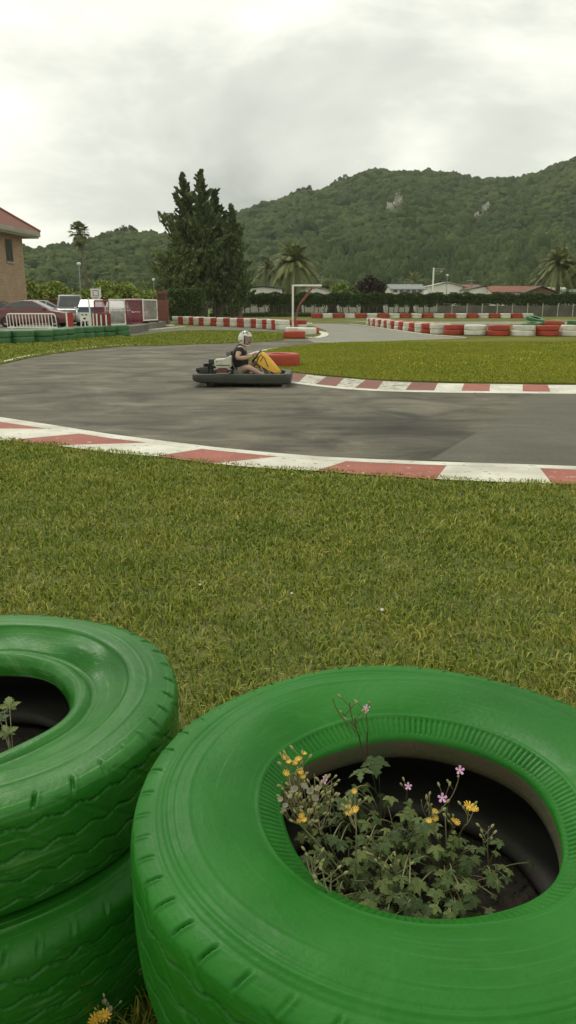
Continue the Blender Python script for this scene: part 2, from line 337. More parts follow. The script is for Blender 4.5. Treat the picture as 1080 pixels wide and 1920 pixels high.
def ribbon(name, pix, w, z, mat, h=0.0):
    pts = gl(pix, 5, 0); mb = MB()
    def off(i):
        a = pts[max(i - 1, 0)]; b = pts[min(i + 1, len(pts) - 1)]; d = (b - a).normalized(); return Vector((-d.y, d.x, 0)) * w / 2
    for i in range(len(pts) - 1):
        p, q = pts[i], pts[i + 1]; o, u = off(i), off(i + 1); Z = Vector((0, 0, z))
        mb.quad(p - o + Z, q - u + Z, q + u + Z, p + o + Z)
        if h:
            D = Vector((0, 0, -h)); mb.quad(p - o + Z, q - u + Z, q - u + Z + D, p - o + Z + D); mb.quad(p + o + Z, q + u + Z, q + u + Z + D, p + o + Z + D)
    return tag(mb.build(name, mat), kind='structure')
ribbon('edge_line', [(-300, 719), (-100, 697), (0, 681), (50, 669.5), (100, 660.5), (150, 655), (190, 651), (231, 647.5)], 0.16, 0.04, m_kwhite, 0.036)
ribbon('infield_edge_line', [(462, 671), (480, 663.5), (500, 658.2), (517, 655)], 0.22, 0.05, m_kwhite, 0.045)
ribbon('rear_kerb_line', [(231, 622), (260, 620.5), (300, 617), (345, 613)], 0.3, 0.05, m_kwhite, 0.045)
ribbon('hairpin_ring_kerb', [(577, 634), (590, 634.5), (603, 632.5), (609, 629), (606, 625), (596, 622.5)], 0.42, 0.05, m_kwhite, 0.045)
ribbon('far_track_line', [(655, 608), (690, 612), (720, 616.5), (760, 622.5), (800, 628), (840, 631.5), (877, 634.5)], 0.16, 0.05, m_kwhite, 0.04)
ribbon('rear_lane_line', [(760, 603), (813, 604.5), (900, 604.8), (990, 605)], 0.45, 0.05, m_kwhite, 0.04)
ribbon('rear_lane_far_line', [(1036, 600.5), (1080, 601.5), (1200, 603)], 0.45, 0.05, m_kwhite, 0.04)
# ------------------------------------------------------------------ parking terrace behind the green tyres
TZ = 0.4
m_park = M('parking_surface', (0.20, 0.19, 0.16), (0.15, 0.14, 0.12), 0.6, 0.9, 0.01, 20)
m_conc = M('pale_concrete', (0.50, 0.47, 0.40), (0.38, 0.36, 0.30), 1.5, 0.9, 0.004, 40, chip=(0.2, 0.17, 0.14), chips=5)
tl = [(-30, 34), (-16, 35.0), (-13.6, 36.9), (-12.0, 39.4), (-9.6, 42.2), (-9.0, 47.0), (-9.6, 64), (-30, 75)]
sheet('parking_terrace', tl, TZ, m_park, skirt=TZ)
mb = MB()
for a, b in zip(tl[:4], tl[1:5]):
    a, b = Vector((*a, 0)), Vector((*b, 0)); d = (b - a).normalized(); n = Vector((d.y, -d.x, 0)) * 0.16
    q = [a + n, b + n, b - n, a - n]; mb.prism([(p.x, p.y) for p in q], TZ - 0.3, TZ + 0.06, ax='z')
tag(mb.build('terrace_coping', m_conc), kind='structure')
# ------------------------------------------------------------------ tyre barriers
def tyre_profile(R, w, rh, n=3):
    b = w * 0.22
    pr = [(rh, w * 0.14), (rh + 0.01, w * 0.06), (rh + (R - rh) * 0.45, 0.01), (R - b * 0.8, 0.0), (R - b * 0.25, w * 0.035), (R - b * 0.04, w * 0.14), (R, w * 0.30), (R, w * 0.70), (R - b * 0.04, w * 0.86), (R - b * 0.25, w * 0.965), (R - b * 0.8, w), (rh + (R - rh) * 0.45, w - 0.01), (rh + 0.01, w * 0.96), (rh, w * 0.86), (rh + 0.04, w * 0.7), (R - 0.05, w * 0.62), (R - 0.05, w * 0.38), (rh + 0.04, w * 0.3)]
    return pr
TM = {}
def tyre_mesh(col, R, w, seg=40):
    key = (col, R, w, seg)
    if key not in TM:
        mb = MB().lathe(tyre_profile(R, w, R * 0.52), seg, closed=True)
        TM[key] = mb.mesh('tyre', {'white': m_tw, 'red': m_tr, 'green': m_tg}[col], smooth=True)
    return TM[key]
def put_tyre(col, x, y, z, R, w, label, group, tilt=(0, 0), seg=40):
    o = link('tyre', tyre_mesh(col, R, w, seg)); o.location = (x, y, z)
    o.rotation_euler = (tilt[0], tilt[1], random.uniform(0, 6.28)); s = random.uniform(0.97, 1.03); o.scale = (s, s, random.uniform(0.96, 1.03))
    return tag(o, label, 'tyre', group)
def resample(pts, step, start=0.0):
    out = []; acc = start; prev = pts[0]; need = start
    d = 0.0
    for q in pts[1:]:
        L_ = (q - prev).length
        while d + L_ >= need - 1e-6:
            out.append(prev.lerp(q, (need - d) / max(L_, 1e-6))); need += step
        d += L_; prev = q
    return out
def nameo(i): return ORD[i] if i < 20 else 'twenty-' + ORD[i - 20]
def row(line, step, R, w, colours, group, lab, levels=2, seg=40, back=True, jit=0.03):
    """line = front foot of the row; tyres stand R behind it"""
    pts = resample(line, step); cnt = {}
    for i, p in enumerate(pts):
        c = colours(i); cnt.setdefault(c, 0); k = cnt[c]; cnt[c] += 1
        for l in range(levels):
            o = (random.uniform(-jit, jit), random.uniform(-jit, jit))
            lev = ('lower ', 'upper ')[l] if levels == 2 else ''
            put_tyre(c, p.x + o[0], p.y + R + o[1], l * (w - 0.01) + 0.005, R, w, lab(lev, c, nameo(k)), group, (random.uniform(-.02, .02), random.uniform(-.02, .02)), seg)
    return pts
# far straight row
row([G(594, 596.8), G(1000, 596.8)], 1.40, 0.69, 0.29, lambda i: ('red', 'white')[i % 2], 'tyres of the far straight barrier',
    lambda lev, c, n: f'{lev}{c} tyre of the {n} {c} pair from left, far straight barrier', 2, 20)
# curving barrier right of the far lane
cur = smoothline([G(1125, 631.2), G(1046, 631), G(960, 630.6), (G(884, 629.2)), G(832, 627.2), G(789, 623), G(755, 618.6), G(728, 614.3), G(710, 611.5), G(701, 609.5)], 8)
row(cur, 1.27, 0.60, 0.285, lambda i: ('red', 'white')[i % 2], 'tyres of the curving barrier at the right',
    lambda lev, c, n: f'{lev}{c} tyre of the {n} {c} pair from right, curving barrier beyond infield', 2, 40)
# barrier behind the driver
bar = smoothline([G(333, 608), G(365, 609.5), G(391, 611), G(425, 612.5), G(455, 614), G(485, 615.5), G(512, 617.5), G(530, 619.5)], 6)
row(bar, 1.05, 0.505, 0.33, lambda i: ('white', 'red')[i % 2], 'tyres of the barrier beyond the driver',
    lambda lev, c, n: f'{lev}{c} tyre of the {n} {c} pair from left, barrier beyond the driver', 2, 40)
# green barrier left
grn = smoothline([G(-150, 654), G(-60, 649.5), G(0, 646.5), G(46, 644.8), G(93, 641.5), G(124, 638), G(156, 635), G(196, 632), G(226, 630.5)], 6)
gp = row(grn, 1.09, 0.53, 0.285, lambda i: 'green', 'green tyres below the parked cars',
    lambda lev, c, n: f'{lev}green tyre of the {n} pair from left, barrier below the parked cars', 2, 40)
def at(col, px, py, R, w, z, label, group, tilt=(0, 0), dx=0.0, dy=0.0, seg=40):
    p = G(px, py); return put_tyre(col, p.x + dx, p.y + R + dy, z, R, w, label, group, tilt, seg)
GH = 'tyres heaped at the hairpin under the white frame'
at('red', 526, 690.5, 0.53, 0.37, 0, 'big red tyre lying on the grass right behind the kart nose', None)
at('red', 552, 635, 0.55, 0.36, 0, 'red tyre at the foot of the hairpin heap, before the white frame', GH)
at('white', 553, 627.5, 0.52, 0.40, 0, 'white tyre behind the red one at the foot of the white frame', GH)
at('white', 576, 628.5, 0.52, 0.40, 0, 'white tyre at the right end of the hairpin heap', GH)
at('red', 583, 626.0, 0.50, 0.36, 0, 'red tyre peeping out behind the right end of the hairpin heap', GH)
at('red', 546, 615.5, 0.50, 0.30, 0, 'lower red tyre just left of the white frame pole, behind white tyres', GH)
at('red', 545, 615.5, 0.50, 0.30, 0.3, 'upper red tyre just left of the white frame pole, behind white tyres', GH)
at('red', 563, 614.5, 0.50, 0.30, 0.24, 'red tyre just right of the white frame pole', GH)
at('white', 563, 614.5, 0.50, 0.24, 0, 'white tyre under the red tyre right of the frame pole', GH)
at('white', 575, 612, 0.45, 0.25, 0.0, 'small white tyre lying at the far right of the hairpin heap', GH)
at('green', 301, 607.5, 0.66, 0.28, 0.0, 'lower green tyre at the left end of the red and white barrier', 'green tyres ending the barrier')
at('green', 303, 607.0, 0.60, 0.26, 0.28, 'upper green tyre at the left end of the red and white barrier', 'green tyres ending the barrier', (0.05, 0.04))
at('white', 288, 611.8, 0.62, 0.16, 0.0, 'flat white tyre lying on the grass by the red brick wall', None)
at('white', 315, 612.5, 0.45, 0.13, 0.0, 'small flat white tyre lying beside the rear kerb line', None)
GG = 'tyres heaped behind the curving barrier'
at('green', 1003, 613, 0.75, 0.30, 0.0, 'green tyre at the bottom left of the heap behind the curving barrier', GG, (0.05, -0.1))
at('green', 1017, 611, 0.75, 0.30, 0.02, 'green tyre at the bottom right of the heap behind the curving barrier', GG, (-0.1, 0.12))
at('green', 1008, 611, 0.78, 0.28, 0.36, 'green tyre tilted on top of the heap behind the curving barrier', GG, (0.22, 0.16))
at('red', 1045, 613.5, 0.75, 0.30, 0.12, 'red tyre lying right of the green heap behind the curving barrier', GG, (0.05, 0.05))
at('green', 1083, 612.5, 0.60, 0.30, 0.12, 'green tyre at the right edge behind the curving barrier', GG, (0.0, -0.08))
for i in range(6):
    p = G(1040 + i * 15, 593.5); put_tyre('green', p.x, p.y, 0, 0.55, 0.32, f'{ORD[i]} tyre from the left in the dark green line below the grey wall', 'green tyres lining the grey wall', seg=20)
# ------------------------------------------------------------------ the two big painted tyre stacks in front
def paint(name, a, b, c, dust, rough=0.36):
    m = bpy.data.materials.new(name); m.use_nodes = True; t = m.node_tree; p = t.nodes['Principled BSDF']
    N = t.nodes.new; tc = N('ShaderNodeTexCoord')
    n = N('ShaderNodeTexNoise'); n.inputs['Scale'].default_value = 3.2; n.inputs['Detail'].default_value = 6; n.inputs['Roughness'].default_value = 0.6; t.links.new(tc.outputs['Object'], n.inputs['Vector'])
    r = N('ShaderNodeValToRGB'); e = r.color_ramp.elements; e[0].position = 0.3; e[0].color = (*a, 1); e[1].position = 0.72; e[1].color = (*c, 1); q = e.new(0.5); q.color = (*b, 1)
    t.links.new(n.outputs['Fac'], r.inputs[0])
    # pale dusty scuffs
    n2 = N('ShaderNodeTexNoise'); n2.inputs['Scale'].default_value = 5; n2.inputs['Detail'].default_value = 9; n2.inputs['Roughness'].default_value = 0.72; n2.inputs['Distortion'].default_value = 1.2; t.links.new(tc.outputs['Object'], n2.inputs['Vector'])
    r2 = N('ShaderNodeMapRange'); r2.inputs[1].default_value = 0.58; r2.inputs[2].default_value = 0.82; r2.inputs[3].default_value = 0; r2.inputs[4].default_value = 0.55; t.links.new(n2.outputs['Fac'], r2.inputs[0])
    m1 = N('ShaderNodeMixRGB'); m1.inputs[2].default_value = (*dust, 1); t.links.new(r2.outputs[0], m1.inputs[0]); t.links.new(r.outputs[0], m1.inputs[1])
    # fine concentric brush and scuff lines
    sx_ = N('ShaderNodeSeparateXYZ'); t.links.new(tc.outputs['Object'], sx_.inputs[0])
    def mth(op, a, b=None):
        q = N('ShaderNodeMath'); q.operation = op
        for i_, v_ in enumerate((a, b)):
            if v_ is None: continue
            if isinstance(v_, (int, float)): q.inputs[i_].default_value = v_
            else: t.links.new(v_, q.inputs[i_])
        return q.outputs[0]
    rad_ = mth('SQRT', mth('ADD', mth('MULTIPLY', sx_.outputs[0], sx_.outputs[0]), mth('MULTIPLY', sx_.outputs[1], sx_.outputs[1])))
    an_ = mth('ARCTAN2', sx_.outputs[1], sx_.outputs[0]); cb2 = N('ShaderNodeCombineXYZ'); t.links.new(mth('MULTIPLY', rad_, 170.0), cb2.inputs[0]); t.links.new(mth('MULTIPLY', an_, 1.3), cb2.inputs[1]); t.links.new(mth('MULTIPLY', sx_.outputs[2], 60.0), cb2.inputs[2])
    nr_ = N('ShaderNodeTexNoise'); nr_.inputs['Scale'].default_value = 1.0; nr_.inputs['Detail'].default_value = 4; nr_.inputs['Roughness'].default_value = 0.6; t.links.new(cb2.outputs[0], nr_.inputs['Vector'])
    rr_ = N('ShaderNodeMapRange'); rr_.inputs[1].default_value = 0.56; rr_.inputs[2].default_value = 0.78; rr_.inputs[3].default_value = 0; rr_.inputs[4].default_value = 0.5; t.links.new(nr_.outputs['Fac'], rr_.inputs[0])
    m1b = N('ShaderNodeMixRGB'); m1b.inputs[2].default_value = (*dust, 1); t.links.new(rr_.outputs[0], m1b.inputs[0]); t.links.new(m1.outputs[0], m1b.inputs[1]); m1 = m1b
    # specks of dirt
    n3 = N('ShaderNodeTexNoise'); n3.inputs['Scale'].default_value = 38; n3.inputs['Detail'].default_value = 6; n3.inputs['Roughness'].default_value = 0.8; t.links.new(tc.outputs['Object'], n3.inputs['Vector'])
    r3 = N('ShaderNodeMapRange'); r3.inputs[1].default_value = 0.635; r3.inputs[2].default_value = 0.70; r3.inputs[3].default_value = 0; r3.inputs[4].default_value = 0.6; t.links.new(n3.outputs['Fac'], r3.inputs[0])
    m2 = N('ShaderNodeMixRGB'); m2.inputs[2].default_value = (0.03, 0.045, 0.02, 1); t.links.new(r3.outputs[0], m2.inputs[0]); t.links.new(m1.outputs[0], m2.inputs[1])
    t.links.new(m2.outputs[0], p.inputs['Base Color'])
    rr = N('ShaderNodeMapRange'); rr.inputs[1].default_value = 0.35; rr.inputs[2].default_value = 0.7; rr.inputs[3].default_value = rough - 0.06; rr.inputs[4].default_value = rough + 0.22; t.links.new(n2.outputs['Fac'], rr.inputs[0]); t.links.new(rr.outputs[0], p.inputs['Roughness'])
    b1 = N('ShaderNodeTexNoise'); b1.inputs['Scale'].default_value = 90; b1.inputs['Detail'].default_value = 5; t.links.new(tc.outputs['Object'], b1.inputs['Vector'])
    bp = N('ShaderNodeBump'); bp.inputs['Distance'].default_value = 0.0011; t.links.new(b1.outputs['Fac'], bp.inputs['Height']); t.links.new(bp.outputs[0], p.inputs['Normal'])
    p.inputs['Specular IOR Level'].default_value = 0.24
    return m
m_gp = paint('glossy_green_paint', (0.008, 0.112, 0.005), (0.011, 0.140, 0.007), (0.018, 0.168, 0.012), (0.06, 0.22, 0.045), 0.42)
m_gp2 = paint('dusty_green_paint', (0.011, 0.104, 0.007), (0.017, 0.136, 0.011), (0.034, 0.172, 0.022), (0.20, 0.37, 0.14), 0.34)
m_bead = M('bead_overspray', (0.060, 0.058, 0.022), (0.045, 0.065, 0.025), 9, 0.75, 0.002, 60, c3=(0.075, 0.060, 0.030))
m_inner = M('inner_rubber', (0.018, 0.017, 0.013), (0.038, 0.036, 0.028), 5, 0.8, 0.003, 30)
def tri(x): return 2 * np.abs(2 * (x - np.floor(x + 0.5))) - 1
def big_tyre(name, prof, mi_at, R, w, tread, seed, nt_=1200, serr=None, notch=48, dish=0.0, ridges=(), hole_wob=0.004, ds=0.0028):
    """prof: closed outline (r,z); tread=(z0,z1); displaced ring by ring: zigzag grooves, shoulder notches, bead serrations"""
    rs = np.random.default_rng(seed); pr = np.array(prof, float)
    seg = np.roll(pr, -1, 0) - pr; ln = np.hypot(seg[:, 0], seg[:, 1]); r_, z_, mi = [], [], []
    # rounded outline: Catmull-Rom through the profile points
    n = len(pr)
    for i in range(n):
        a, b, c, d = pr[(i - 1) % n], pr[i], pr[(i + 1) % n], pr[(i + 2) % n]
        fine = ds if mi_at[i] == 0 else 0.012
        k = max(1, int(ln[i] / fine))
        for j in range(k):
            t = j / k; q = 0.5 * ((2 * b) + (c - a) * t + (2 * a - 5 * b + 4 * c - d) * t * t + (3 * b - a - 3 * c + d) * t ** 3)
            r_.append(q[0]); z_.append(q[1]); mi.append(mi_at[i])
    r_, z_ = np.array(r_), np.array(z_); m = len(r_)
    dr = np.roll(r_, -1) - np.roll(r_, 1); dz = np.roll(z_, -1) - np.roll(z_, 1); l = np.hypot(dr, dz) + 1e-9
    nr, nz = dz / l, -dr / l                                   # outline runs so that this points outward on the tread
    if nr[np.argmax(r_)] < 0: nr, nz = -nr, -nz
    th = np.linspace(0, 2 * np.pi, nt_, endpoint=False)[:, None]
    Rr, Zz = np.broadcast_to(r_, (nt_, m)).copy(), np.broadcast_to(z_, (nt_, m)).copy()
    D = np.zeros((nt_, m))
    isT = (np.abs(nr) > 0.72) & (r_ > R * 0.93)
    z0, z1 = tread
    for gi, fz in enumerate((0.14, 0.38, 0.62, 0.86)):
        zc = z0 + (z1 - z0) * fz + 0.0065 * tri(th / (2 * np.pi) * 46 + gi * 0.37) + 0.003 * np.sin(th * 3 + gi)
        D -= isT * 0.0075 * np.exp(-((z_ - zc) / 0.0022) ** 4)
    D -= isT * 0.0015 * (np.sin(th * 23 + z_ * 60) > 0.93)
    # shoulder notches
    ph = th * notch / (2 * np.pi) + 0.22 * np.sin(th * 5 + seed) + (r_ - R * 0.95) * 6
    fr = ph - np.floor(ph)
    top = np.exp(-((r_ - R * 0.968) / (R * 0.026)) ** 4) * (z_ > w * 0.84)
    D -= top * 0.0115 * np.exp(-((fr - 0.5) / 0.05) ** 4) * (0.6 + 0.4 * np.sin(th * 7 + seed))
    D += top * 0.0025 * np.exp(-((fr - 0.60) / 0.05) ** 4)
    side = (nz > 0.45) & (z_ > w * 0.5)
    for rc, amp, wd in ridges: D += side * amp * np.exp(-((r_ - rc) / wd) ** 2)
    if serr:
        a, b, ns, dep = serr
        ps = th * ns / (2 * np.pi); fs = ps - np.floor(ps)
        vary = 0.65 + 0.35 * np.sin(th * 3 + 1.1) * np.sin(th * 11)
        D -= side * (r_ > a) * (r_ < b) * dep * vary * np.exp(-((fs - 0.5) / 0.2) ** 4)
    # soft unevenness of an old casing
    for k in range(5):
        a1, p1, q1 = rs.integers(2, 7), rs.uniform(0, 6), rs.uniform(4, 14)
        D += 0.0016 * np.sin(a1 * th + p1 + q1 * r_ * 3)
    if dish:
        env = np.exp(-((r_ - 0.335) / 0.035) ** 2) * side
        D += env * dish * (np.sin(2.3 * th + 0.4) * 0.6 + np.exp(-((th - 0.9) / 0.22) ** 2) * 1.3 - np.exp(-((th - 0.35) / 0.3) ** 2) * 0.9 + 0.3 * np.sin(9 * th))
    hw = np.exp(-np.clip(r_ - 0.24, 0, 1) / 0.03) * (z_ > w * 0.5)
    wob = hole_wob * (np.sin(3 * th + 0.8) + 0.7 * np.sin(5 * th + 2.0)) * hw
    Rr = Rr + nr * D + wob; Zz = Zz + nz * D
    V = np.stack([Rr * np.cos(th), Rr * np.sin(th), Zz], -1).reshape(-1, 3)
    i = np.arange(nt_)[:, None] * m; i2 = ((np.arange(nt_) + 1) % nt_)[:, None] * m; j = np.arange(m)[None]; j2 = (j + 1) % m
    Fq = np.stack([i + j, i2 + j, i2 + j2, i + j2], -1).reshape(-1, 4)
    return V, Fq, np.tile(mi, nt_)
def big_obj(V, Fq, mi, paintm, loc, rot, label, group):
    me = npmesh('tyre', V, Fq, None, smooth=True, mats=[paintm, m_bead, m_inner], mi=mi)
    bm = bmesh.new(); bm.from_mesh(me); bmesh.ops.recalc_face_normals(bm, faces=bm.faces); bm.to_mesh(me); bm.free()
    o = link('tyre', me, loc=loc, rot=rot); return tag(o, label, 'tyre', group)
RC, LC = Vector((0.232, 1.165)), Vector((-0.775, 1.63))
pr_R = [(0.470, 0.012), (0.494, 0.035), (0.502, 0.09), (0.504, 0.16), (0.504, 0.225), (0.501, 0.252), (0.492, 0.266), (0.462, 0.277), (0.42, 0.282), (0.37, 0.280), (0.32, 0.269), (0.287, 0.256), (0.264, 0.244), (0.251, 0.235), (0.2435, 0.222),
        (0.243, 0.184), (0.252, 0.175), (0.268, 0.182), (0.36, 0.225), (0.44, 0.220), (0.472, 0.14), (0.44, 0.055), (0.33, 0.050), (0.255, 0.062), (0.245, 0.035), (0.29, 0.008), (0.38, 0.0)]
mi_R = [0] * 14 + [1, 1, 2] + [2] * 7 + [2, 2, 2]
GR = 'big green tyres in two stacks nearest the camera'
V, Fq, mi = big_tyre('r', pr_R, mi_R, 0.5, 0.284, (0.02, 0.255), 3, serr=(0.251, 0.282, 150, 0.0042), notch=52,
                     ridges=((0.287, 0.0022, 0.003), (0.445, 0.003, 0.004), (0.432, 0.0016, 0.003), (0.405, 0.0012, 0.004), (0.462, -0.0018, 0.003)))
big_obj(V, Fq, mi, m_gp, (RC.x, RC.y, 0.497), (0.0, 0.0, 0.4), 'big glossy green tyre with weeds growing through its hole, top of the right stack', GR)
pr_L = [(0.470, 0.012), (0.494, 0.035), (0.502, 0.08), (0.504, 0.14), (0.504, 0.212), (0.501, 0.238), (0.491, 0.252), (0.462, 0.262), (0.42, 0.268), (0.395, 0.269), (0.383, 0.266), (0.376, 0.258), (0.35, 0.243), (0.315, 0.229), (0.294, 0.222), (0.284, 0.228), (0.273, 0.233), (0.258, 0.230), (0.247, 0.220), (0.240, 0.207),
        (0.240, 0.180), (0.250, 0.170), (0.268, 0.176), (0.36, 0.20), (0.44, 0.20), (0.472, 0.13), (0.44, 0.055), (0.33, 0.050), (0.255, 0.062), (0.245, 0.035), (0.29, 0.008), (0.38, 0.0)]
mi_L = [0] * 19 + [0, 1, 2] + [2] * 7 + [2, 2, 2]
V2, F2, mi2 = big_tyre('l', pr_L, mi_L, 0.5, 0.269, (0.02, 0.245), 8, notch=44, dish=0.012, ridges=((0.30, -0.002, 0.003), (0.265, 0.0015, 0.003), (0.425, 0.0015, 0.003)))
big_obj(V2, F2, mi2, m_gp2, (LC.x, LC.y, 0.450), (0.0, 0.02, 0.0), 'big green tyre with a dented pale sidewall, top of the left stack', GR)
V3, F3, mi3 = big_tyre('l2', pr_R, mi_R, 0.5, 0.284, (0.02, 0.255), 5, nt_=900, serr=(0.250, 0.281, 150, 0.004), notch=46, ds=0.004, ridges=((0.43, 0.003, 0.004),))
V3 = V3 * np.array([1, 1, 0.86])
big_obj(V3, F3, mi3, m_gp2, (LC.x + 0.055, LC.y - 0.06, 0.205), (-0.015, 0.0, 1.0), 'big green tyre in the middle of the left stack, sticking out toward the camera', GR)
V4 = V3 * np.array([0.98, 0.98, 0.86])
big_obj(V4, F3, mi3, m_gp2, (LC.x + 0.02, LC.y + 0.02, 0.0), (0, 0, 2.1), 'big green tyre at the bottom of the left stack on the grass', GR)
big_obj(V3, F3, mi3, m_gp, (RC.x + 0.045, RC.y + 0.03, 0.25), (0, 0, 3.0), 'big green tyre in the middle of the right stack', GR)
big_obj(V3 * np.array([0.97, 0.97, 1.0]), F3, mi3, m_gp, (RC.x + 0.055, RC.y + 0.045, 0.0), (0, 0, 4.0), 'big green tyre at the bottom of the right stack on the grass', GR)
m_earth = M('dark_earth', (0.018, 0.014, 0.009), (0.040, 0.032, 0.020), 20, 0.95, 0.02, 60)
for nm, c, z in (('soil', RC, 0.515), ('soil', LC, 0.462)):
    mb = MB(); prof = [(0.001, z), (0.12, z + 0.012), (0.25, z), (0.35, z - 0.03), (0.40, z - 0.10)]
    o = link(nm, mb.lathe(prof, 48).mesh('soil', m_earth, smooth=True), loc=(c.x, c.y, 0)); tag(o, kind='stuff')
# ------------------------------------------------------------------ weeds
m_leaf = M('weed_leaf', (0.030, 0.058, 0.010), (0.120, 0.155, 0.036), 12, 0.6, attr=0.6, c3=(0.058, 0.092, 0.018), spec=0.3)
m_stem = M('weed_stem', (0.16, 0.18, 0.07), (0.24, 0.22, 0.11), 20, 0.7)
m_dstem = M('dry_stem', (0.13, 0.115, 0.05), (0.20, 0.17, 0.08), 20, 0.8)
m_rstem = M('reddish_stem', (0.12, 0.055, 0.03), (0.10, 0.08, 0.03), 20, 0.7)
m_yel = M('yellow_petal', (0.72, 0.42, 0.03), (0.80, 0.50, 0.06), 30, 0.6)
m_yelb = M('pale_bud', (0.24, 0.27, 0.10), (0.36, 0.30, 0.12), 30, 0.7)
m_pink = M('pink_petal', (0.72, 0.38, 0.62), (0.80, 0.50, 0.70), 30, 0.6)
m_fluff = M('seed_fluff', (0.32, 0.30, 0.22), (0.22, 0.21, 0.14), 30, 0.9)
def rotz(a): return Matrix.Rotation(a, 4, 'Z')
def leaflet(V, Fc, R_, origin, d, n, size, rnd):
    kz = [random.uniform(.7, 1.3) for _ in range(8)]; kw = random.uniform(.7, 1.1)
    """pointed, lobed blade folded along its midrib; d = direction, n = face normal"""
    d = d.normalized(); s = d.cross(n).normalized(); n = s.cross(d)
    ol = [(0, 0), (0.22, 0.25), (0.30, 0.16), (0.48, 0.36), (0.56, 0.20), (0.74, 0.25), (0.80, 0.12), (1.0, 0)]
    i = len(V); mid = [(0, 0), (0.3, 0), (0.56, 0), (0.8, 0), (1.0, 0)]
    ol = [(a, b * kz[i_] * kw) for i_, (a, b) in enumerate(ol)]
    P3 = lambda a, b: tuple(origin + d * a * size + s * b * size - n * (a * a * 0.22 * size) + n * abs(b) * 0.25 * size)
    V += [P3(a, 0) for a in (0.0, 0.30, 0.56, 0.80, 1.0)]
    for sg in (1, -1):
        V += [P3(a, b * sg) for a, b in ol[1:-1]]
    for off, flip in ((5, 0), (11, 1)):
        L0 = [i + off + k for k in range(6)]; q = [(i, L0[0], L0[1]), (i, L0[1], i + 1), (i + 1, L0[1], L0[2]), (i + 1, L0[2], L0[3]), (i + 1, L0[3], i + 2), (i + 2, L0[3], L0[4]), (i + 2, L0[4], L0[5]), (i + 2, L0[5], i + 3), (i + 3, L0[5], i + 4)]
        Fc += [t[::-1] if flip else t for t in q]
    R_ += [rnd] * 17
def leaf(V, Fc, R_, origin, d, size, rnd, up=None):
    up = up or Vector((random.uniform(-.35, .35), random.uniform(-.5, .2), 1)).normalized()
    d = (d - up * d.dot(up)).normalized(); s = d.cross(up)
    leaflet(V, Fc, R_, origin, d, up, size, rnd)
    for a in (1, -1):
        leaflet(V, Fc, R_, origin + d * size * 0.02, (d * 0.35 + s * a).normalized(), up, size * 0.82, rnd)
        leaflet(V, Fc, R_, origin, (d * -0.5 + s * a * 0.8).normalized(), up, size * 0.5, rnd)
def curve3(a, b, bend, n=7):
    a, b = Vector(a), Vector(b); c = a.lerp(b, 0.5) + Vector(bend)
    return [a * (1 - t) ** 2 + c * 2 * t * (1 - t) + b * t * t for t in [k / (n - 1) for k in range(n)]]
def disc_flower(at_, up, r, mat, parent, petals=8, name='flower', cup=0.35, gap=0.3):
    up = up.normalized(); u = up.orthogonal().normalized(); w = up.cross(u); mb = MB(); at_ = Vector(at_)
    for k in range(petals):
        t = 2 * math.pi * k / petals; h = math.pi / petals * (1 - gap)
        f = lambda q, rr, z: at_ + (u * math.cos(t + q) + w * math.sin(t + q)) * rr + up * z
        mb.poly([f(0, r * 0.1, 0), f(-h, r * 0.65, r * cup * 0.7), f(-h * 0.5, r, r * cup), f(h * 0.5, r, r * cup), f(h, r * 0.65, r * cup * 0.7)])
    mb.tube([at_ - up * r * 0.5, at_ + up * r * 0.12], [r * 0.22, r * 0.34], 6, 0)
    return mb.build(name, mat, parent=parent)
def bud(mb, p, d, r, m=0):
    d = d.normalized(); mb.tube([p, p + d * r * 1.2, p + d * r * 2.6, p + d * r * 3.6], [r * 0.5, r, r * 0.9, r * 0.35], 6, m)
def herb(cx, cy, zsoil, targets, size, label, group='leafy weeds inside the tyre stacks', stemm=None):
    root = empty('leafy_weed', (cx, cy, zsoil), label=label, cat='weed', group=group)
    V, Fc, R_ = [], [], []; mb = MB(); o = Vector((cx, cy, zsoil))
    for p in targets:
        q = Vector(p) - o; d = Vector((q.x, q.y, 0)) + Vector((random.uniform(-.05, .05), random.uniform(-.05, .05), 0))
        if d.length < 0.01: d = Vector((0.1, -0.1, 0))
        mb.tube(curve3((random.uniform(-.01, .01), random.uniform(-.01, .01), 0), q, (q.x * -0.15, q.y * -0.15, abs(q.z) * 0.15)), 0.0011, 5)
        leaf(V, Fc, R_, q, d, size * random.uniform(0.5, 1.4), random.random())
    mb.build('stem', stemm or m_stem, parent=root)
    link('leaves', npmesh('leaves', V, Fc, m_leaf, R_), root)
    return root
LABH = ['at the lower left of the tyre hole', 'at the left rim of the tyre hole', 'in the left middle of the tyre hole', 'with a trefoil held over the back rim', 'in the middle of the tyre hole', 'at the bottom middle of the tyre hole', 'in the right middle of the tyre hole', 'at the lower right of the tyre hole', 'trailing to the right inside the tyre hole', 'behind the middle of the tyre hole', 'low at the bottom of the tyre hole', 'between the yellow flowers and the pink ones']
HP = [(620, 1660, 42), (580, 1590, 36), (630, 1510, 36), (690, 1440, 3), (730, 1590, 50), (720, 1690, 56), (840, 1620, 46), (850, 1700, 44), (935, 1620, 12), (700, 1510, 26), (790, 1720, 40), (770, 1560, 30)]
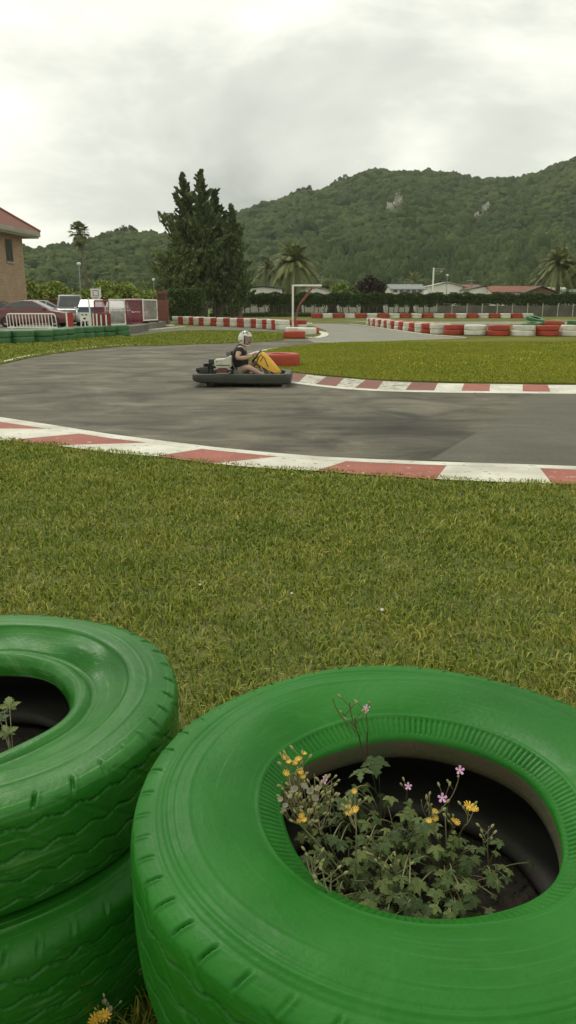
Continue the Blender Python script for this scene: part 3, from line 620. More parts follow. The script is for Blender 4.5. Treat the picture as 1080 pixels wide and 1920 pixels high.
for i, (px, py, n) in enumerate(HP):
    c = G(px + 5, py + 20, 0.52); c = Vector((RC.x, RC.y, 0)) + (Vector((c.x - RC.x, c.y - RC.y, 0)) * 0.8); T = []
    for k in range(n):
        a, b = random.gauss(px, 38 if n > 12 else 20), random.gauss(py, 38 if n > 12 else 24); z = random.uniform(0.57, 0.72)
        q = G(a, b, z)
        if (Vector((q.x, q.y)) - RC).length < 0.225: T.append(q)
    if n == 3: T = [G(677, 1445, 0.79), G(703, 1425, 0.80), G(640, 1500, 0.77)]
    herb(c.x, c.y, 0.515, T, 0.017 if n > 5 else 0.026, 'green lobed-leaf weed ' + LABH[i])
herb(LC.x + 0.12, LC.y - 0.05, 0.468, [G(8, 1335, 0.60), G(14, 1375, 0.58), G(0, 1350, 0.62), G(18, 1325, 0.6), G(46, 1430, 0.53)], 0.03, 'pale lobed-leaf weed inside the left tyre stack')
def flower_weed(root_px, zroot, heads, label, kind='yellow', group='flowering weeds', sm=None, r=0.0056, fork=None):
    b = G(*root_px, zroot); root = empty('flowering_weed', b, label=label, cat='weed', group=group); mb = MB(); bd = MB()
    hs = [(G(a, c, z) - b) for a, c, z in heads]; ctr = sum(hs, Vector()) / len(hs)
    fk = (G(*fork) - b) if fork else Vector((ctr.x * 0.72, ctr.y * 0.72, ctr.z * 0.72))
    mb.tube(curve3((0, 0, 0), fk, (ctr.x * 0.1, ctr.y * -0.1, ctr.z * 0.1), 9), [0.0018, 0.0017, 0.0016, 0.0016, 0.0015, 0.0014, 0.0013, 0.0013, 0.0012], 5)
    for h in hs:
        mb.tube(curve3(fk, h, ((h - fk).x * 0.3, 0, -(h - fk).z * 0.1), 6), 0.0009, 5)
        up = Vector((random.uniform(-.4, .4), random.uniform(-.6, 0), 1))
        if kind == 'yellow': disc_flower(h, up, r * random.uniform(0.8, 1.2), m_yel, root, 10)
        elif kind == 'pink': disc_flower(h, Vector((0, -1, 0.7)), r, m_pink, root, 5)
        elif kind == 'fluff': disc_flower(h, up, r * 0.9, m_fluff, root, 12, 'seed_head', 0.8, 0.1)
        for _ in range(2):
            t = random.uniform(0.3, 0.9); p = fk.lerp(h, t); e_ = p + Vector((random.uniform(-.02, .02), random.uniform(-.01, .01), random.uniform(.008, .025)))
            mb.tube([p, e_], 0.0007, 4); bm_ = MB(); bud(bm_, e_, e_ - p, 0.0022); bm_.build('bud', m_yelb, parent=root)
    mb.build('stem', sm or m_stem, parent=root)
    return root
flower_weed((600, 1640), 0.52, [(533, 1420, .90), (542, 1429, .90), (570, 1413, .91), (560, 1424, .90), (553, 1431, .89)], 'weed with yellow flower heads leaning over the left rim of the tyre', fork=(560, 1480, .84))
flower_weed((590, 1630), 0.52, [(536, 1450, .88), (562, 1448, .88), (567, 1456, .87)], 'weed with three yellow heads just under the topmost yellow cluster', fork=(560, 1500, .82))
flower_weed((680, 1690), 0.60, [(566, 1530, .83), (571, 1538, .83), (562, 1540, .82), (582, 1522, .83)], 'long bare stem ending in a yellow cluster inside the left of the hole', fork=(572, 1556, .80))
flower_weed((668, 1700), 0.60, [(654, 1526, .80), (664, 1520, .80), (667, 1517, .80), (653, 1514, .79), (665, 1484, .82)], 'upright pale stem with yellow heads left of the hole centre', fork=(668, 1555, .77))
flower_weed((835, 1620), 0.56, [(804, 1539, .76), (817, 1535, .76), (815, 1522, .77)], 'weed with small orange yellow heads right of the hole centre', fork=(815, 1560, .73))
flower_weed((850, 1615), 0.56, [(888, 1517, .78), (879, 1514, .78)], 'weed with one large yellow head at the right of the hole', r=0.010, fork=(876, 1545, .74))
flower_weed((840, 1600), 0.56, [(856, 1542, .74), (850, 1538, .74)], 'short weed with a pale yellow head beside the large one', r=0.006)
flower_weed((845, 1560), 0.56, [(862, 1444, .79), (829, 1496, .78)], 'reddish stem with two pink flowers at the right of the hole', 'pink', sm=m_rstem, r=0.0085, fork=(843, 1500, .75))
flower_weed((760, 1540), 0.56, [(765, 1474, .76)], 'single pink flower near the middle of the hole', 'pink', sm=m_rstem, r=0.007)
flower_weed((690, 1440), 0.70, [(687, 1327, .93)], 'thin reddish stem with one pale pink flower above the back rim', 'pink', sm=m_rstem, r=0.006, fork=(690, 1372, .88))
flower_weed((688, 1450), 0.70, [(624, 1310, .95), (655, 1316, .95), (665, 1345, .93)], 'tall reddish stem with dark buds above the back rim of the tyre', 'bud', sm=m_rstem, fork=(672, 1375, .89))
flower_weed((620, 1560), 0.60, [(610, 1458, .82), (607, 1465, .81)], 'small pale pink flower at the upper left of the hole', 'pink', r=0.005)
flower_weed((605, 1600), 0.56, [(553, 1482, .86), (583, 1486, .86), (597, 1482, .85), (570, 1478, .86), (590, 1500, .84)], 'dry weed with greyish seed fluff at the left rim', 'fluff', sm=m_dstem, r=0.007)
flower_weed((600, 1620), 0.56, [(527, 1500, .86), (535, 1512, .86), (545, 1495, .87), (531, 1520, .85)], 'dry brown weed with spent heads on the left rim', 'fluff', sm=m_dstem, r=0.005)
flower_weed((640, 1700), 0.60, [(575, 1610, .76), (583, 1605, .76), (590, 1600, .76)], 'low pale forked stem with buds at the lower left of the hole', 'bud', fork=(590, 1650, .74))
flower_weed((655, 1705), 0.60, [(606, 1640, .76), (610, 1660, .75), (620, 1635, .76)], 'low pale stem with a bunch of buds above the lower left rim', 'bud', fork=(620, 1680, .74))
for i, (rx_, ry_, lb) in enumerate([(600, 1600, 'tangled dry weed full of small buds at the left rim of the hole'), (585, 1580, 'dry branching weed with buds hanging over the serrated left rim'), (640, 1640, 'tall thin budding weed just inside the left rim')]):
    hh = [(random.uniform(520, 600) + i * 14, random.uniform(1440, 1560), random.uniform(.74, .86)) for _ in range(6)]
    flower_weed((rx_, ry_), 0.56, hh, lb, 'bud', sm=m_dstem, fork=(565 + i * 18, 1545 + i * 6, .76))
for i, (a_, b_) in enumerate([(625, 1480), (700, 1590), (745, 1620), (905, 1560), (790, 1500)]):
    flower_weed((a_ + 20, b_ + 120), 0.55, [(a_, b_, .74), (a_ + random.uniform(-22, 22), b_ + 14, .73), (a_ + random.uniform(-22, 22), b_ - 10, .74)], f'{ORD[i]} slender stem of unopened buds from left among the leaves in the hole' if 0 else ['budding stem beside the small pale pink flower', 'budding stem in the middle of the leaves', 'budding stem right of the hole centre, low among leaves', 'budding stem at the right side of the leaves', 'budding stem between the two pink flower stems'][i], 'bud')
GWG = 'weeds on the ground between the two stacks'
flower_weed((262, 1840), 0.0, [(242, 1788, .27)], 'single yellow flower in the dark gap between the two tyre stacks', r=0.011, group=GWG)
flower_weed((270, 1850), 0.0, [(262, 1820, .22), (258, 1818, .23)], 'pale closed flower in the dark gap between the two tyre stacks', 'fluff', r=0.006, group=GWG)
flower_weed((215, 1935), 0.0, [(188, 1905, .24), (197, 1905, .25), (180, 1912, .23), (176, 1916, .22)], 'clump of yellow flowers at the bottom edge beside the left stack', r=0.012, group=GWG)
flower_weed((225, 1930), 0.0, [(196, 1880, .28), (208, 1892, .27)], 'weed with white buds above the clump of yellow flowers', 'fluff', r=0.006, group=GWG)
# ------------------------------------------------------------------ grass
def blades(n, region, hmin, hmax, wid, keep, z=0.0, lean=0.8, seed=1):
    rs = np.random.default_rng(seed); X, Y = region(rs, n); k = keep(X, Y); X, Y = X[k], Y[k]; n = len(X)
    h = rs.uniform(hmin, hmax, n) * rs.uniform(0.55, 1.3, n) * (1 + 0.28 * np.sin(X * 5.1 + 2 * np.sin(Y * 3.7)) * np.sin(Y * 6.3 + 1.5 * np.sin(X * 4.1))); a = rs.uniform(0, 2 * np.pi, n); le = rs.uniform(0.1, lean, n); fa = rs.uniform(0, 2 * np.pi, n)
    dx, dy = np.cos(a) * le * h, np.sin(a) * le * h; wx, wy = np.cos(fa) * wid / 2, np.sin(fa) * wid / 2
    w = rs.uniform(0.6, 1.3, n); wx *= w; wy *= w; zz = np.zeros(n) + z
    b0 = np.stack([X - wx, Y - wy, zz - 0.003], 1); b1 = np.stack([X + wx, Y + wy, zz - 0.003], 1)
    m0 = np.stack([X - wx * .8 + dx * .4, Y - wy * .8 + dy * .4, zz + h * .62], 1); m1 = np.stack([X + wx * .8 + dx * .4, Y + wy * .8 + dy * .4, zz + h * .62], 1)
    t = np.stack([X + dx * 1.1, Y + dy * 1.1, zz + h * (1 - le * 0.25)], 1)
    V = np.stack([b0, b1, m1, m0, t], 1).reshape(-1, 3); i = np.arange(n)[:, None] * 5
    Fc = np.concatenate([i + [0, 1, 2], i + [0, 2, 3], i + [3, 2, 4]]).astype(np.int32)
    return V, Fc, np.repeat(rs.random(n), 5)
def wedge(ya, yb, margin=0.5):
    def f(rs, n):
        y = np.sqrt(rs.uniform(ya ** 2, yb ** 2, n)); return rs.uniform(-1, 1, n) * (0.40 * y + margin), y
    return f
kb = gl([(x, cv(yB, x) + 1.0) for x in range(-300, 1301, 50)], 1)
kx = np.array([p.x for p in kb]); ky = np.array([p.y for p in kb]); so_ = np.argsort(kx); kx, ky = kx[so_], ky[so_]
def keep_lawn(X, Y):
    k = Y < np.interp(X, kx, ky) + 0.02 * np.sin(X * 13) + 0.015 * np.sin(X * 31)
    for c in (RC, LC): k &= (X - c.x) ** 2 + (Y - c.y) ** 2 > 0.40 ** 2
    return k
def lawnreg(rs, n):
    y = rs.uniform(0.9 ** 1.15, 11.5 ** 1.15, n) ** (1 / 1.15); y = np.sort(y); return rs.uniform(-1, 1, n) * (0.40 * y + 0.6), y
parts = []
for q in range(10):
    lo, hi = 0.9 * (11.5 / 0.9) ** (q / 10), 0.9 * (11.5 / 0.9) ** ((q + 1) / 10)
    lo_, hi_ = lo, hi; ar = (hi_ ** 2 - lo_ ** 2) * 0.40 + (hi_ - lo_) * 3.2; mid = (lo + hi) / 2
    wd = 0.0042 + 0.00095 * mid
    parts.append(blades(int(ar * 0.034 / (wd * 0.045) * 50 * (1 if q > 1 else 1)), wedge(lo_, hi_, 1.6), .026, .050, wd, keep_lawn, seed=20 + q, lean=1.15))
def nearring(rs, n):
    a = rs.uniform(0, 2 * np.pi, n); c = np.where(rs.random(n) < .5, 0, 1); r = rs.uniform(.44, .60, n); cx = np.where(c, RC.x, LC.x); cy = np.where(c, RC.y, LC.y)
    return cx + r * np.cos(a), cy + r * np.sin(a)
parts.append(blades(9000, nearring, .05, .14, .005, lambda X, Y: Y > 0.5, seed=4, lean=0.9))
def merge(parts):
    Vs, Fs, Rs, o = [], [], [], 0
    for v, f, r in parts: Vs.append(v); Fs.append(f + o); Rs.append(r); o += len(v)
    return np.concatenate(Vs), np.concatenate(Fs), np.concatenate(Rs)
V, Fc, r = merge(parts); tag(link('lawn_grass', npmesh('lawn_grass', V, Fc, m_blade, r)), kind='stuff')
sheet('lawn_soil', [G(-300, 785)] + kb[1:-1] + [G(1290, 912)] + [(4, 0.2, 0), (-4, 0.2, 0)], 0.004, m_soil)
def inpoly(X, Y, poly):
    c = np.zeros(len(X), bool); n = len(poly)
    for i in range(n):
        a, b = poly[i], poly[(i + 1) % n]
        q = ((a.y > Y) != (b.y > Y)) & (X < (b.x - a.x) * (Y - a.y) / ((b.y - a.y) or 1e-9) + a.x); c ^= q
    return c
V, Fc, r = blades(260000, lambda rs, n: (rs.uniform(-1.8, 16, n), rs.uniform(13, 34, n)), .03, .05, .02, lambda X, Y: inpoly(X, Y, infield), z=0.034, seed=6)
tag(link('infield_grass', npmesh('infield_grass', V, Fc, m_blade2, r)), kind='stuff')
rg = np.random.default_rng(4)
m_fl = M('yellow_wildflower', (0.62, 0.48, 0.03), (0.70, 0.54, 0.05), 5, 0.8)
def flw(rs, n):
    x = k = rs.integers(0, 9, n); cx_ = np.array([3.2, 4.1, 5.0, 5.6, 6.5, 8.0, 9.2, 3.8, 7.2])[k]; cy_ = np.array([22, 21, 21.5, 24, 20.5, 26, 21.5, 26, 23])[k]; return cx_ + rs.normal(0, .45, n), cy_ + rs.normal(0, .8, n)
V, Fc, r = blades(380, flw, .05, .065, .03, lambda X, Y: inpoly(X, Y, infield), z=0.04, seed=9)
tag(link('infield_wildflower_undergrowth', npmesh('infield_wildflowers', V, Fc, m_fl, r)), kind='stuff')
verge = gl([(-200, 712), (0, 684.5), (50, 673), (100, 664), (150, 658), (230, 650), (300, 648.5), (400, 645), (500, 641.5), (531, 638), (532, 626), (440, 620.5), (350, 620.5), (290, 626), (235, 633), (228, 629), (196, 631), (156, 634), (124, 637), (93, 641), (46, 644), (0, 646), (-200, 655)], 1)
V, Fc, r = blades(90000, lambda rs, n: (rs.uniform(-18, 2, n), rs.uniform(18, 50, n)), .03, .07, .045, lambda X, Y: inpoly(X, Y, verge), z=0.0, seed=7)
sheet('verge_lawn', verge, 0.03, m_field, skirt=0.03)
V[:, 2] += 0.03
tag(link('verge_grass', npmesh('verge_grass', V, Fc, m_blade, r)), kind='stuff')
for i, (px, py, lb) in enumerate([(716, 1143, 'white daisy in the lawn above the right tyre stack'), (375, 1096, 'small white daisy in the lawn left of centre'), (547, 1112, 'small white daisy in the middle of the lawn'), (547, 889, 'small white daisy close to the near kerb')]):
    p = G(px, py, 0.045); t = empty('daisy', G(px, py), label=lb, cat='daisy', group='daisies in the lawn')
    disc_flower(p - t.location, Vector((0, -0.5, 1)), 0.011 if i == 0 else 0.008, m_white, t, 9, 'flower', 0.2, 0.1)
    MB().tube([(0, 0, 0), (0, 0.0, 0.042)], 0.001, 5).build('stem', m_stem, parent=t)
# ------------------------------------------------------------------ the kart
def fromskin(name, nodes, edges, mat, parent, sub=2, rest=None):
    """nodes {key:(x,y,z,r[,r2])}: one connected surface grown round the skeleton"""
    keys = list(nodes); me = bpy.data.meshes.new(name); me.from_pydata([nodes[k][:3] for k in keys], [(keys.index(a), keys.index(b)) for a, b in edges], [])
    o = bpy.data.objects.new(name, me); COL.objects.link(o)
    sk = o.modifiers.new('s', 'SKIN'); sk.use_smooth_shade = True; sk.branch_smoothing = 0.6
    for i, k in enumerate(keys):
        r = nodes[k][3]; r2 = nodes[k][4] if len(nodes[k]) > 4 else r; me.skin_vertices[0].data[i].radius = (r, r2); me.skin_vertices[0].data[i].use_root = (i == 0)
    ss = o.modifiers.new('b', 'SUBSURF'); ss.levels = sub; ss.render_levels = sub
    bpy.context.view_layer.update(); dg = bpy.context.evaluated_depsgraph_get(); ev = o.evaluated_get(dg); m2 = bpy.data.meshes.new_from_object(ev)
    o.modifiers.clear(); o.data = m2; m2.name = name; m2.materials.clear(); m2.materials.append(mat); o.parent = parent
    m2.polygons.foreach_set('use_smooth', [True] * len(m2.polygons)); return o
m_kart = M('dark_kart_plastic', (0.028, 0.031, 0.023), (0.042, 0.046, 0.036), 5, 0.55, 0.002, 30, chip=(0.12, 0.12, 0.10), chips=9, chipt=0.70)
m_yfair = M('yellow_fairing', (0.78, 0.44, 0.03), (0.70, 0.38, 0.03), 5, 0.35, chip=(0.4, 0.3, 0.15), chips=12, chipt=0.72)
m_cream = M('cream_plastic', (0.62, 0.60, 0.48), (0.50, 0.48, 0.38), 6, 0.5)
m_pinkr = M('faded_red_part', (0.24, 0.07, 0.06), (0.18, 0.06, 0.05), 6, 0.6)
kl = G(455, 727.5); kl.y += 0.66
kart = empty('go_kart', kl, math.radians(-2), label='black go kart with yellow front fairing cornering on the asphalt', cat='go kart')
def ring_path(L0, L1, Wd, cr, n=7):
    out = []
    for cx, cy, a0 in ((L1 - cr, Wd - cr, 0), (L0 + cr, Wd - cr, 90), (L0 + cr, -Wd + cr, 180), (L1 - cr, -Wd + cr, 270)):
        for k in range(n):
            a = math.radians(a0 + 90 * k / (n - 1)); out.append((cx + cr * math.cos(a), cy + cr * math.sin(a)))
    return out
rp = ring_path(-1.02, 0.99, 0.66, 0.24)
mb = MB(); sec = [(-0.035, 0.055), (-0.005, 0.085), (0.0, 0.20), (-0.008, 0.255), (-0.03, 0.27), (-0.12, 0.272), (-0.15, 0.25), (-0.14, 0.08)]
def lift(x): return 0.035 * max(0, (-x - 0.55) / 0.4) + 0.01 * max(0, (x - 0.6) / 0.4)
i0 = 0; n = len(rp); k = len(sec)
for q, (x_, y_) in enumerate(rp):
    a, b = Vector(rp[q - 1]), Vector(rp[(q + 1) % n]); d = (b - a).normalized(); nx_, ny_ = d.y, -d.x
    for off, z_ in sec: mb.v.append((x_ + nx_ * off, y_ + ny_ * off, z_ + (lift(x_) * (0.31 - z_) * 6 if z_ < .12 else 0)))
for q in range(n):
    for j in range(k):
        mb.f.append((q * k + j, ((q + 1) % n) * k + j, ((q + 1) % n) * k + (j + 1) % k, q * k + (j + 1) % k)); mb.m.append(0)
mb.build('bumper', m_kart, parent=kart, bevel=0.006, smooth=True)
MB().box(-0.72, 0.78, -0.50, 0.50, 0.055, 0.075).build('floor_pan', m_black, parent=kart, bevel=0.004)
ch = MB()
for y in (-0.33, 0.33): ch.tube([(-0.85, y, 0.12), (-0.3, y, 0.11), (0.3, y * 0.8, 0.11), (0.85, y * 0.6, 0.12)], 0.016, 8)
ch.build('chassis_tube', m_black, parent=kart)
ch = MB(); ch.tube([(-0.62, -0.55, 0.14), (-0.62, 0.55, 0.14)], 0.02, 10); ch.build('rear_axle', m_metal, parent=kart)
def wheel(x, y, R, w, parent, nm='wheel'):
    T = Matrix.Rotation(math.pi / 2, 4, 'X'); b = 0.025
    o = MB().lathe([(R * 0.55, -w / 2), (R - b, -w / 2), (R, -w / 2 + b), (R, w / 2 - b), (R - b, w / 2), (R * 0.55, w / 2)], 28, T=T).build(nm, m_rubber, parent=parent, loc=(x, y, R), smooth=True)
    MB().lathe([(0.001, -w * 0.3), (R * 0.2, -w * 0.32), (R * 0.5, -w * 0.25), (R * 0.58, -w * 0.46), (R * 0.58, w * 0.46), (R * 0.5, w * 0.25), (0.001, w * 0.3)], 24, T=T).build('rim', m_metal, parent=o, smooth=True)
    return o
for x, y, R, w in ((0.42, -0.46, 0.13, 0.13), (0.42, 0.46, 0.13, 0.13), (-0.62, -0.44, 0.14, 0.20), (-0.62, 0.44, 0.14, 0.20)): wheel(x, y, R, w, kart)
en = MB(); en.box(-0.83, -0.62, -0.42, -0.12, 0.16, 0.36).box(-0.76, -0.56, -0.40, -0.18, 0.36, 0.42)
for q in range(6): en.box(-0.79, -0.64, -0.44 - 0.002, -0.16, 0.365 + q * 0.018, 0.374 + q * 0.018)
en.tube([(-0.80, -0.35, 0.28), (-0.90, -0.32, 0.30), (-0.93, -0.1, 0.30)], 0.035, 10)
eo = en.build('engine', m_black, parent=kart, bevel=0.006)
MB().box(-0.68, -0.56, -0.44, -0.28, 0.44, 0.55).build('air_filter', m_black, parent=eo, bevel=0.015)
MB().tube([(-0.93, -0.46, 0.34), (-0.80, -0.46, 0.36)], 0.045, 14).build('exhaust', m_black, parent=eo)
MB().box(-0.86, -0.68, -0.52, -0.40, 0.26, 0.40).build('chain_guard', m_black, parent=eo, bevel=0.02)
tk = MB(); tk.prism([(-0.55, 0.42), (-0.56, 0.53), (-0.53, 0.55), (-0.36, 0.56), (-0.24, 0.62), (-0.22, 0.60), (-0.22, 0.40), (-0.28, 0.375), (-0.50, 0.375)], -0.52, -0.22)
tk.build('engine_cover', m_cream, parent=kart, bevel=0.014, segs=3)
MB().box(-0.525, -0.235, -0.528, -0.519, 0.428, 0.442).box(-0.515, -0.49, -0.527, -0.519, 0.50, 0.515).build('cover_seam', m_black, parent=kart)
MB().prism([(-0.52, 0.29), (-0.50, 0.36), (-0.36, 0.38), (-0.30, 0.33), (-0.32, 0.28)], -0.48, -0.30).build('fuel_tank', m_pinkr, parent=kart, bevel=0.015)
MB().tube([(-0.52, -0.53, 0.275), (-0.28, -0.53, 0.275), (-0.235, -0.53, 0.30), (-0.235, -0.53, 0.345)], 0.013, 8).build('guard_rail', m_metal, parent=kart)
# seat: a bucket swept along its side profile
se = MB(); prf = [(-0.37, 0.66), (-0.35, 0.50), (-0.31, 0.36), (-0.18, 0.24), (-0.05, 0.17), (0.10, 0.17), (0.20, 0.22)]
rows_ = []
for (x_, z_) in prf:
    w_ = 0.20 if z_ < 0.6 else 0.15; row_ = []
    for t in (-1, -0.8, -0.4, 0, 0.4, 0.8, 1):
        row_.append((x_ + 0.11 * abs(t) ** 3, t * w_, z_ + 0.07 * abs(t) ** 4 * (1 if x_ > -0.22 else 0.3)))
    rows_.append(row_)
for q in range(len(rows_) - 1):
    for j in range(6): se.quad(rows_[q][j], rows_[q][j + 1], rows_[q + 1][j + 1], rows_[q + 1][j])
so1 = se.build('seat', m_black, parent=kart, smooth=True); so1.modifiers.new('t', 'SOLIDIFY').thickness = 0.02
MB().tube([(-0.25, -0.245, 0.56), (-0.20, -0.245, 0.40), (-0.13, -0.245, 0.29)], 0.007, 6).build('seat_edge', m_metal, parent=kart)
# steering
T = Matrix.Translation((0.26, 0, 0.585)) @ Matrix.Rotation(math.radians(-52), 4, 'Y')
st = MB(); st.tube([T @ Vector((0.145 * math.cos(a), 0.155 * math.sin(a), 0)) for a in [2 * math.pi * q / 24 for q in range(24)]], 0.016, 8, closed=True)
for a in (0, 2.1, 4.2): st.tube([T @ Vector((0, 0, 0)), T @ Vector((0.14 * math.cos(a), 0.15 * math.sin(a), 0))], 0.011, 6)
st.tube([T @ Vector((0, 0, -0.02)), T @ Vector((0, 0, 0.025))], 0.035, 12)
st.build('steering_wheel', m_black, parent=kart, smooth=True)
MB().tube([T @ Vector((0, 0, -0.02)), (0.36, -0.02, 0.42), (0.50, 0, 0.16)], 0.017, 8).build('steering_column', M('pale_metal', (0.55, 0.53, 0.46), (0.4, 0.38, 0.33), 8, 0.4), parent=kart)
# fairing panel: rounded top, narrowing to its foot, curved across
fr_ = MB(); R0 = []
side = [(0.275, 0.555, 0.10), (0.30, 0.625, 0.13), (0.355, 0.675, 0.145), (0.43, 0.66, 0.15), (0.52, 0.575, 0.145), (0.62, 0.46, 0.13), (0.71, 0.35, 0.11), (0.775, 0.265, 0.085)]
low = [(0.262, 0.50), (0.275, 0.46), (0.31, 0.43), (0.375, 0.385), (0.46, 0.335), (0.555, 0.285), (0.65, 0.24), (0.72, 0.215)]
ts = [math.radians(a) for a in (-90, -70, -50, -30, -10, 10, 30, 50, 70, 90)]
for (x_, z_, w_), (lx, lz) in zip(side, low):
    ring_ = []
    for a in ts:
        u = math.sin(a); c_ = abs(math.cos(a)) ** 0.8; ring_.append((lx + (x_ - lx) * c_, w_ * math.copysign(abs(u) ** 0.7, u), lz + (z_ - lz) * c_))
    R0.append(ring_)
for q in range(len(R0) - 1):
    for j in range(9): fr_.quad(R0[q][j], R0[q][j + 1], R0[q + 1][j + 1], R0[q + 1][j])
fr_.poly(R0[0]); fr_.poly(R0[-1][::-1])
fo = fr_.build('front_fairing', m_yfair, parent=kart, smooth=True)
# dark brush mark on the fairing's near flank: two strokes
def on_flank(a, b):     # a along the panel 0..1, b across the flank 0 (top) ..1 (side)
    f = a * (len(R0) - 1); q = min(int(f), len(R0) - 2); t = f - q; g = 4 - b * 4; j = min(int(g), 8); u = g - j
    p = lambda qq: Vector(R0[qq][j]).lerp(Vector(R0[qq][min(j + 1, 9)]), u)
    return p(q).lerp(p(q + 1), t) + Vector((0.0, -0.004, 0.004))
mk = MB(); mk.tube([on_flank(0.16, 0.98), on_flank(0.17, 0.80), on_flank(0.24, 0.55), on_flank(0.33, 0.40), on_flank(0.40, 0.55), on_flank(0.33, 0.85)], 0.008, 6)
mk.tube([on_flank(0.38, 0.50), on_flank(0.47, 0.55), on_flank(0.54, 0.72), on_flank(0.62, 0.85)], 0.008, 6)
mk.build('dark_mark', m_black, parent=fo)
MB().tube([(0.30, -0.10, 0.50), (0.36, -0.12, 0.36), (0.45, -0.13, 0.18)], 0.013, 8).build('fairing_strut', M('pale_metal', (0.55, 0.53, 0.46)), parent=kart)
MB().box(0.66, 0.68, -0.20, -0.10, 0.12, 0.26).box(0.66, 0.68, 0.10, 0.20, 0.12, 0.26).build('pedal', m_metal, parent=kart)
# ------------------------------------------------------------------ the driver
m_skin = M('skin', (0.56, 0.37, 0.27), (0.50, 0.31, 0.22), 6, 0.55)
m_shirt = M('black_tshirt', (0.020, 0.017, 0.016), (0.034, 0.029, 0.028), 9, 0.9, 0.004, 18)
m_short = M('beige_shorts', (0.42, 0.38, 0.29), (0.34, 0.30, 0.23), 9, 0.9, 0.004, 25)
m_helm = M('white_helmet', (0.72, 0.71, 0.64), (0.62, 0.61, 0.54), 8, 0.25)
m_redm = M('dark_red_cloth', (0.24, 0.035, 0.03), (0.17, 0.03, 0.03), 12, 0.8)
dr = empty('person', kl, math.radians(-2), label='driver in black t-shirt, beige shorts and white helmet steering the go kart', cat='person')
nd = {'pel': (-0.10, 0, 0.28, .125, .15), 'sp1': (-0.11, 0, 0.42, .125, .15), 'sp2': (-0.10, 0, 0.56, .13, .16), 'ch': (-0.06, 0, 0.68, .125, .15), 'nk': (-0.01, 0, 0.78, .060), 'hd0': (0.025, -0.006, 0.84, .070), 'hd1': (0.04, 0, 0.905, .090), 'hd2': (0.04, 0, 0.975, .085)}
eds = [('pel', 'sp1'), ('sp1', 'sp2'), ('sp2', 'ch'), ('ch', 'nk'), ('nk', 'hd0'), ('hd0', 'hd1'), ('hd1', 'hd2')]
for s_, nm in ((-1, 'n'), (1, 'f')):
    kx_, ky_, kz_ = ((0.12, -0.33, 0.385) if s_ < 0 else (0.26, 0.17, 0.46)); ax_, ay_, az_ = ((0.50, -0.19, 0.17) if s_ < 0 else (0.54, 0.14, 0.17))
    nd.update({nm + 'sh': (-0.05, s_ * 0.20, 0.755, .072), nm + 'el': (-0.12 if s_ < 0 else -0.08, s_ * 0.325, 0.56, .054), nm + 'fa': (0.03, s_ * 0.26, 0.565, .050), nm + 'wr': (0.145, s_ * 0.185, 0.585, .030), nm + 'pa': (0.195, s_ * 0.165, 0.60, .040, .026),
               nm + 'hp': (-0.08, s_ * 0.11, 0.27, .10), nm + 'th': ((kx_ - 0.08) / 2, (ky_ + s_ * 0.11) / 2, (kz_ + 0.27) / 2 + 0.01, .085), nm + 'kn': (kx_, ky_, kz_, .062), nm + 'cf': (kx_ * .66 + ax_ * .34, ky_ * .66 + ay_ * .34, kz_ * .66 + az_ * .34 - .01, .056), nm + 'an': (ax_, ay_, az_, .038), nm + 'ft': (ax_ + 0.10, ay_, az_ - 0.035, .035)})
    eds += [('ch', nm + 'sh'), (nm + 'sh', nm + 'el'), (nm + 'el', nm + 'fa'), (nm + 'fa', nm + 'wr'), (nm + 'wr', nm + 'pa'), ('pel', nm + 'hp'), (nm + 'hp', nm + 'th'), (nm + 'th', nm + 'kn'), (nm + 'kn', nm + 'cf'), (nm + 'cf', nm + 'an'), (nm + 'an', nm + 'ft')]
body = fromskin('body', nd, eds, m_skin, dr)
# five fingers closed round the wheel rim, joined into the body mesh
bmb = bmesh.new(); bmb.from_mesh(body.data)
for s_ in (-1, 1):
    for q in range(5):
        if q < 4:
            o_ = 0.026 - q * 0.017; ln_ = (0.95, 1.05, 1.0, 0.8)[q]; px_, pz_ = 0.205 - o_ * 0.55, 0.605 + o_
            pts = [(px_, s_ * 0.170, pz_), (px_ + 0.030 * ln_, s_ * 0.178, pz_ + 0.010), (px_ + 0.045 * ln_, s_ * 0.155, pz_ + 0.004), (px_ + 0.030 * ln_, s_ * 0.132, pz_ - 0.006)]
        else: pts = [(0.175, s_ * 0.150, 0.615), (0.190, s_ * 0.125, 0.632), (0.215, s_ * 0.118, 0.632)]
        f = fromskin('finger', {str(i): (*p, (.0105, .0098, .0088, .0078)[i]) for i, p in enumerate(pts)}, [(str(i), str(i + 1)) for i in range(len(pts) - 1)], m_skin, None, 1)
        bmb.from_mesh(f.data); bpy.data.objects.remove(f)
# face: nose, brow, lips, ears; the head is turned a little toward the camera
HC = Vector((0.035, 0, 0.912)); HR = Matrix.Rotation(math.radians(-30), 3, 'Z')
def hp_(c): return HC + HR @ (Vector(c) - Vector((0.03, 0, 0.93)))
def blob(bm_, c, r, seg=10):
    v0 = len(bm_.verts); bmesh.ops.create_uvsphere(bm_, u_segments=seg, v_segments=seg, radius=1, matrix=Matrix.Translation(hp_(c)) @ HR.to_4x4() @ Matrix.Diagonal((*r, 1)))
for c, r in (((0.122, 0, 0.925), (.020, .014, .022)), ((0.105, 0, 0.955), (.022, .045, .012)), ((0.112, 0, 0.893), (.012, .024, .008)), ((0.03, -0.088, 0.93), (.018, .008, .028)), ((0.03, 0.088, 0.93), (.018, .008, .028))): blob(bmb, c, r)
bmb.to_mesh(body.data); bmb.free(); body.data.polygons.foreach_set('use_smooth', [True] * len(body.data.polygons))
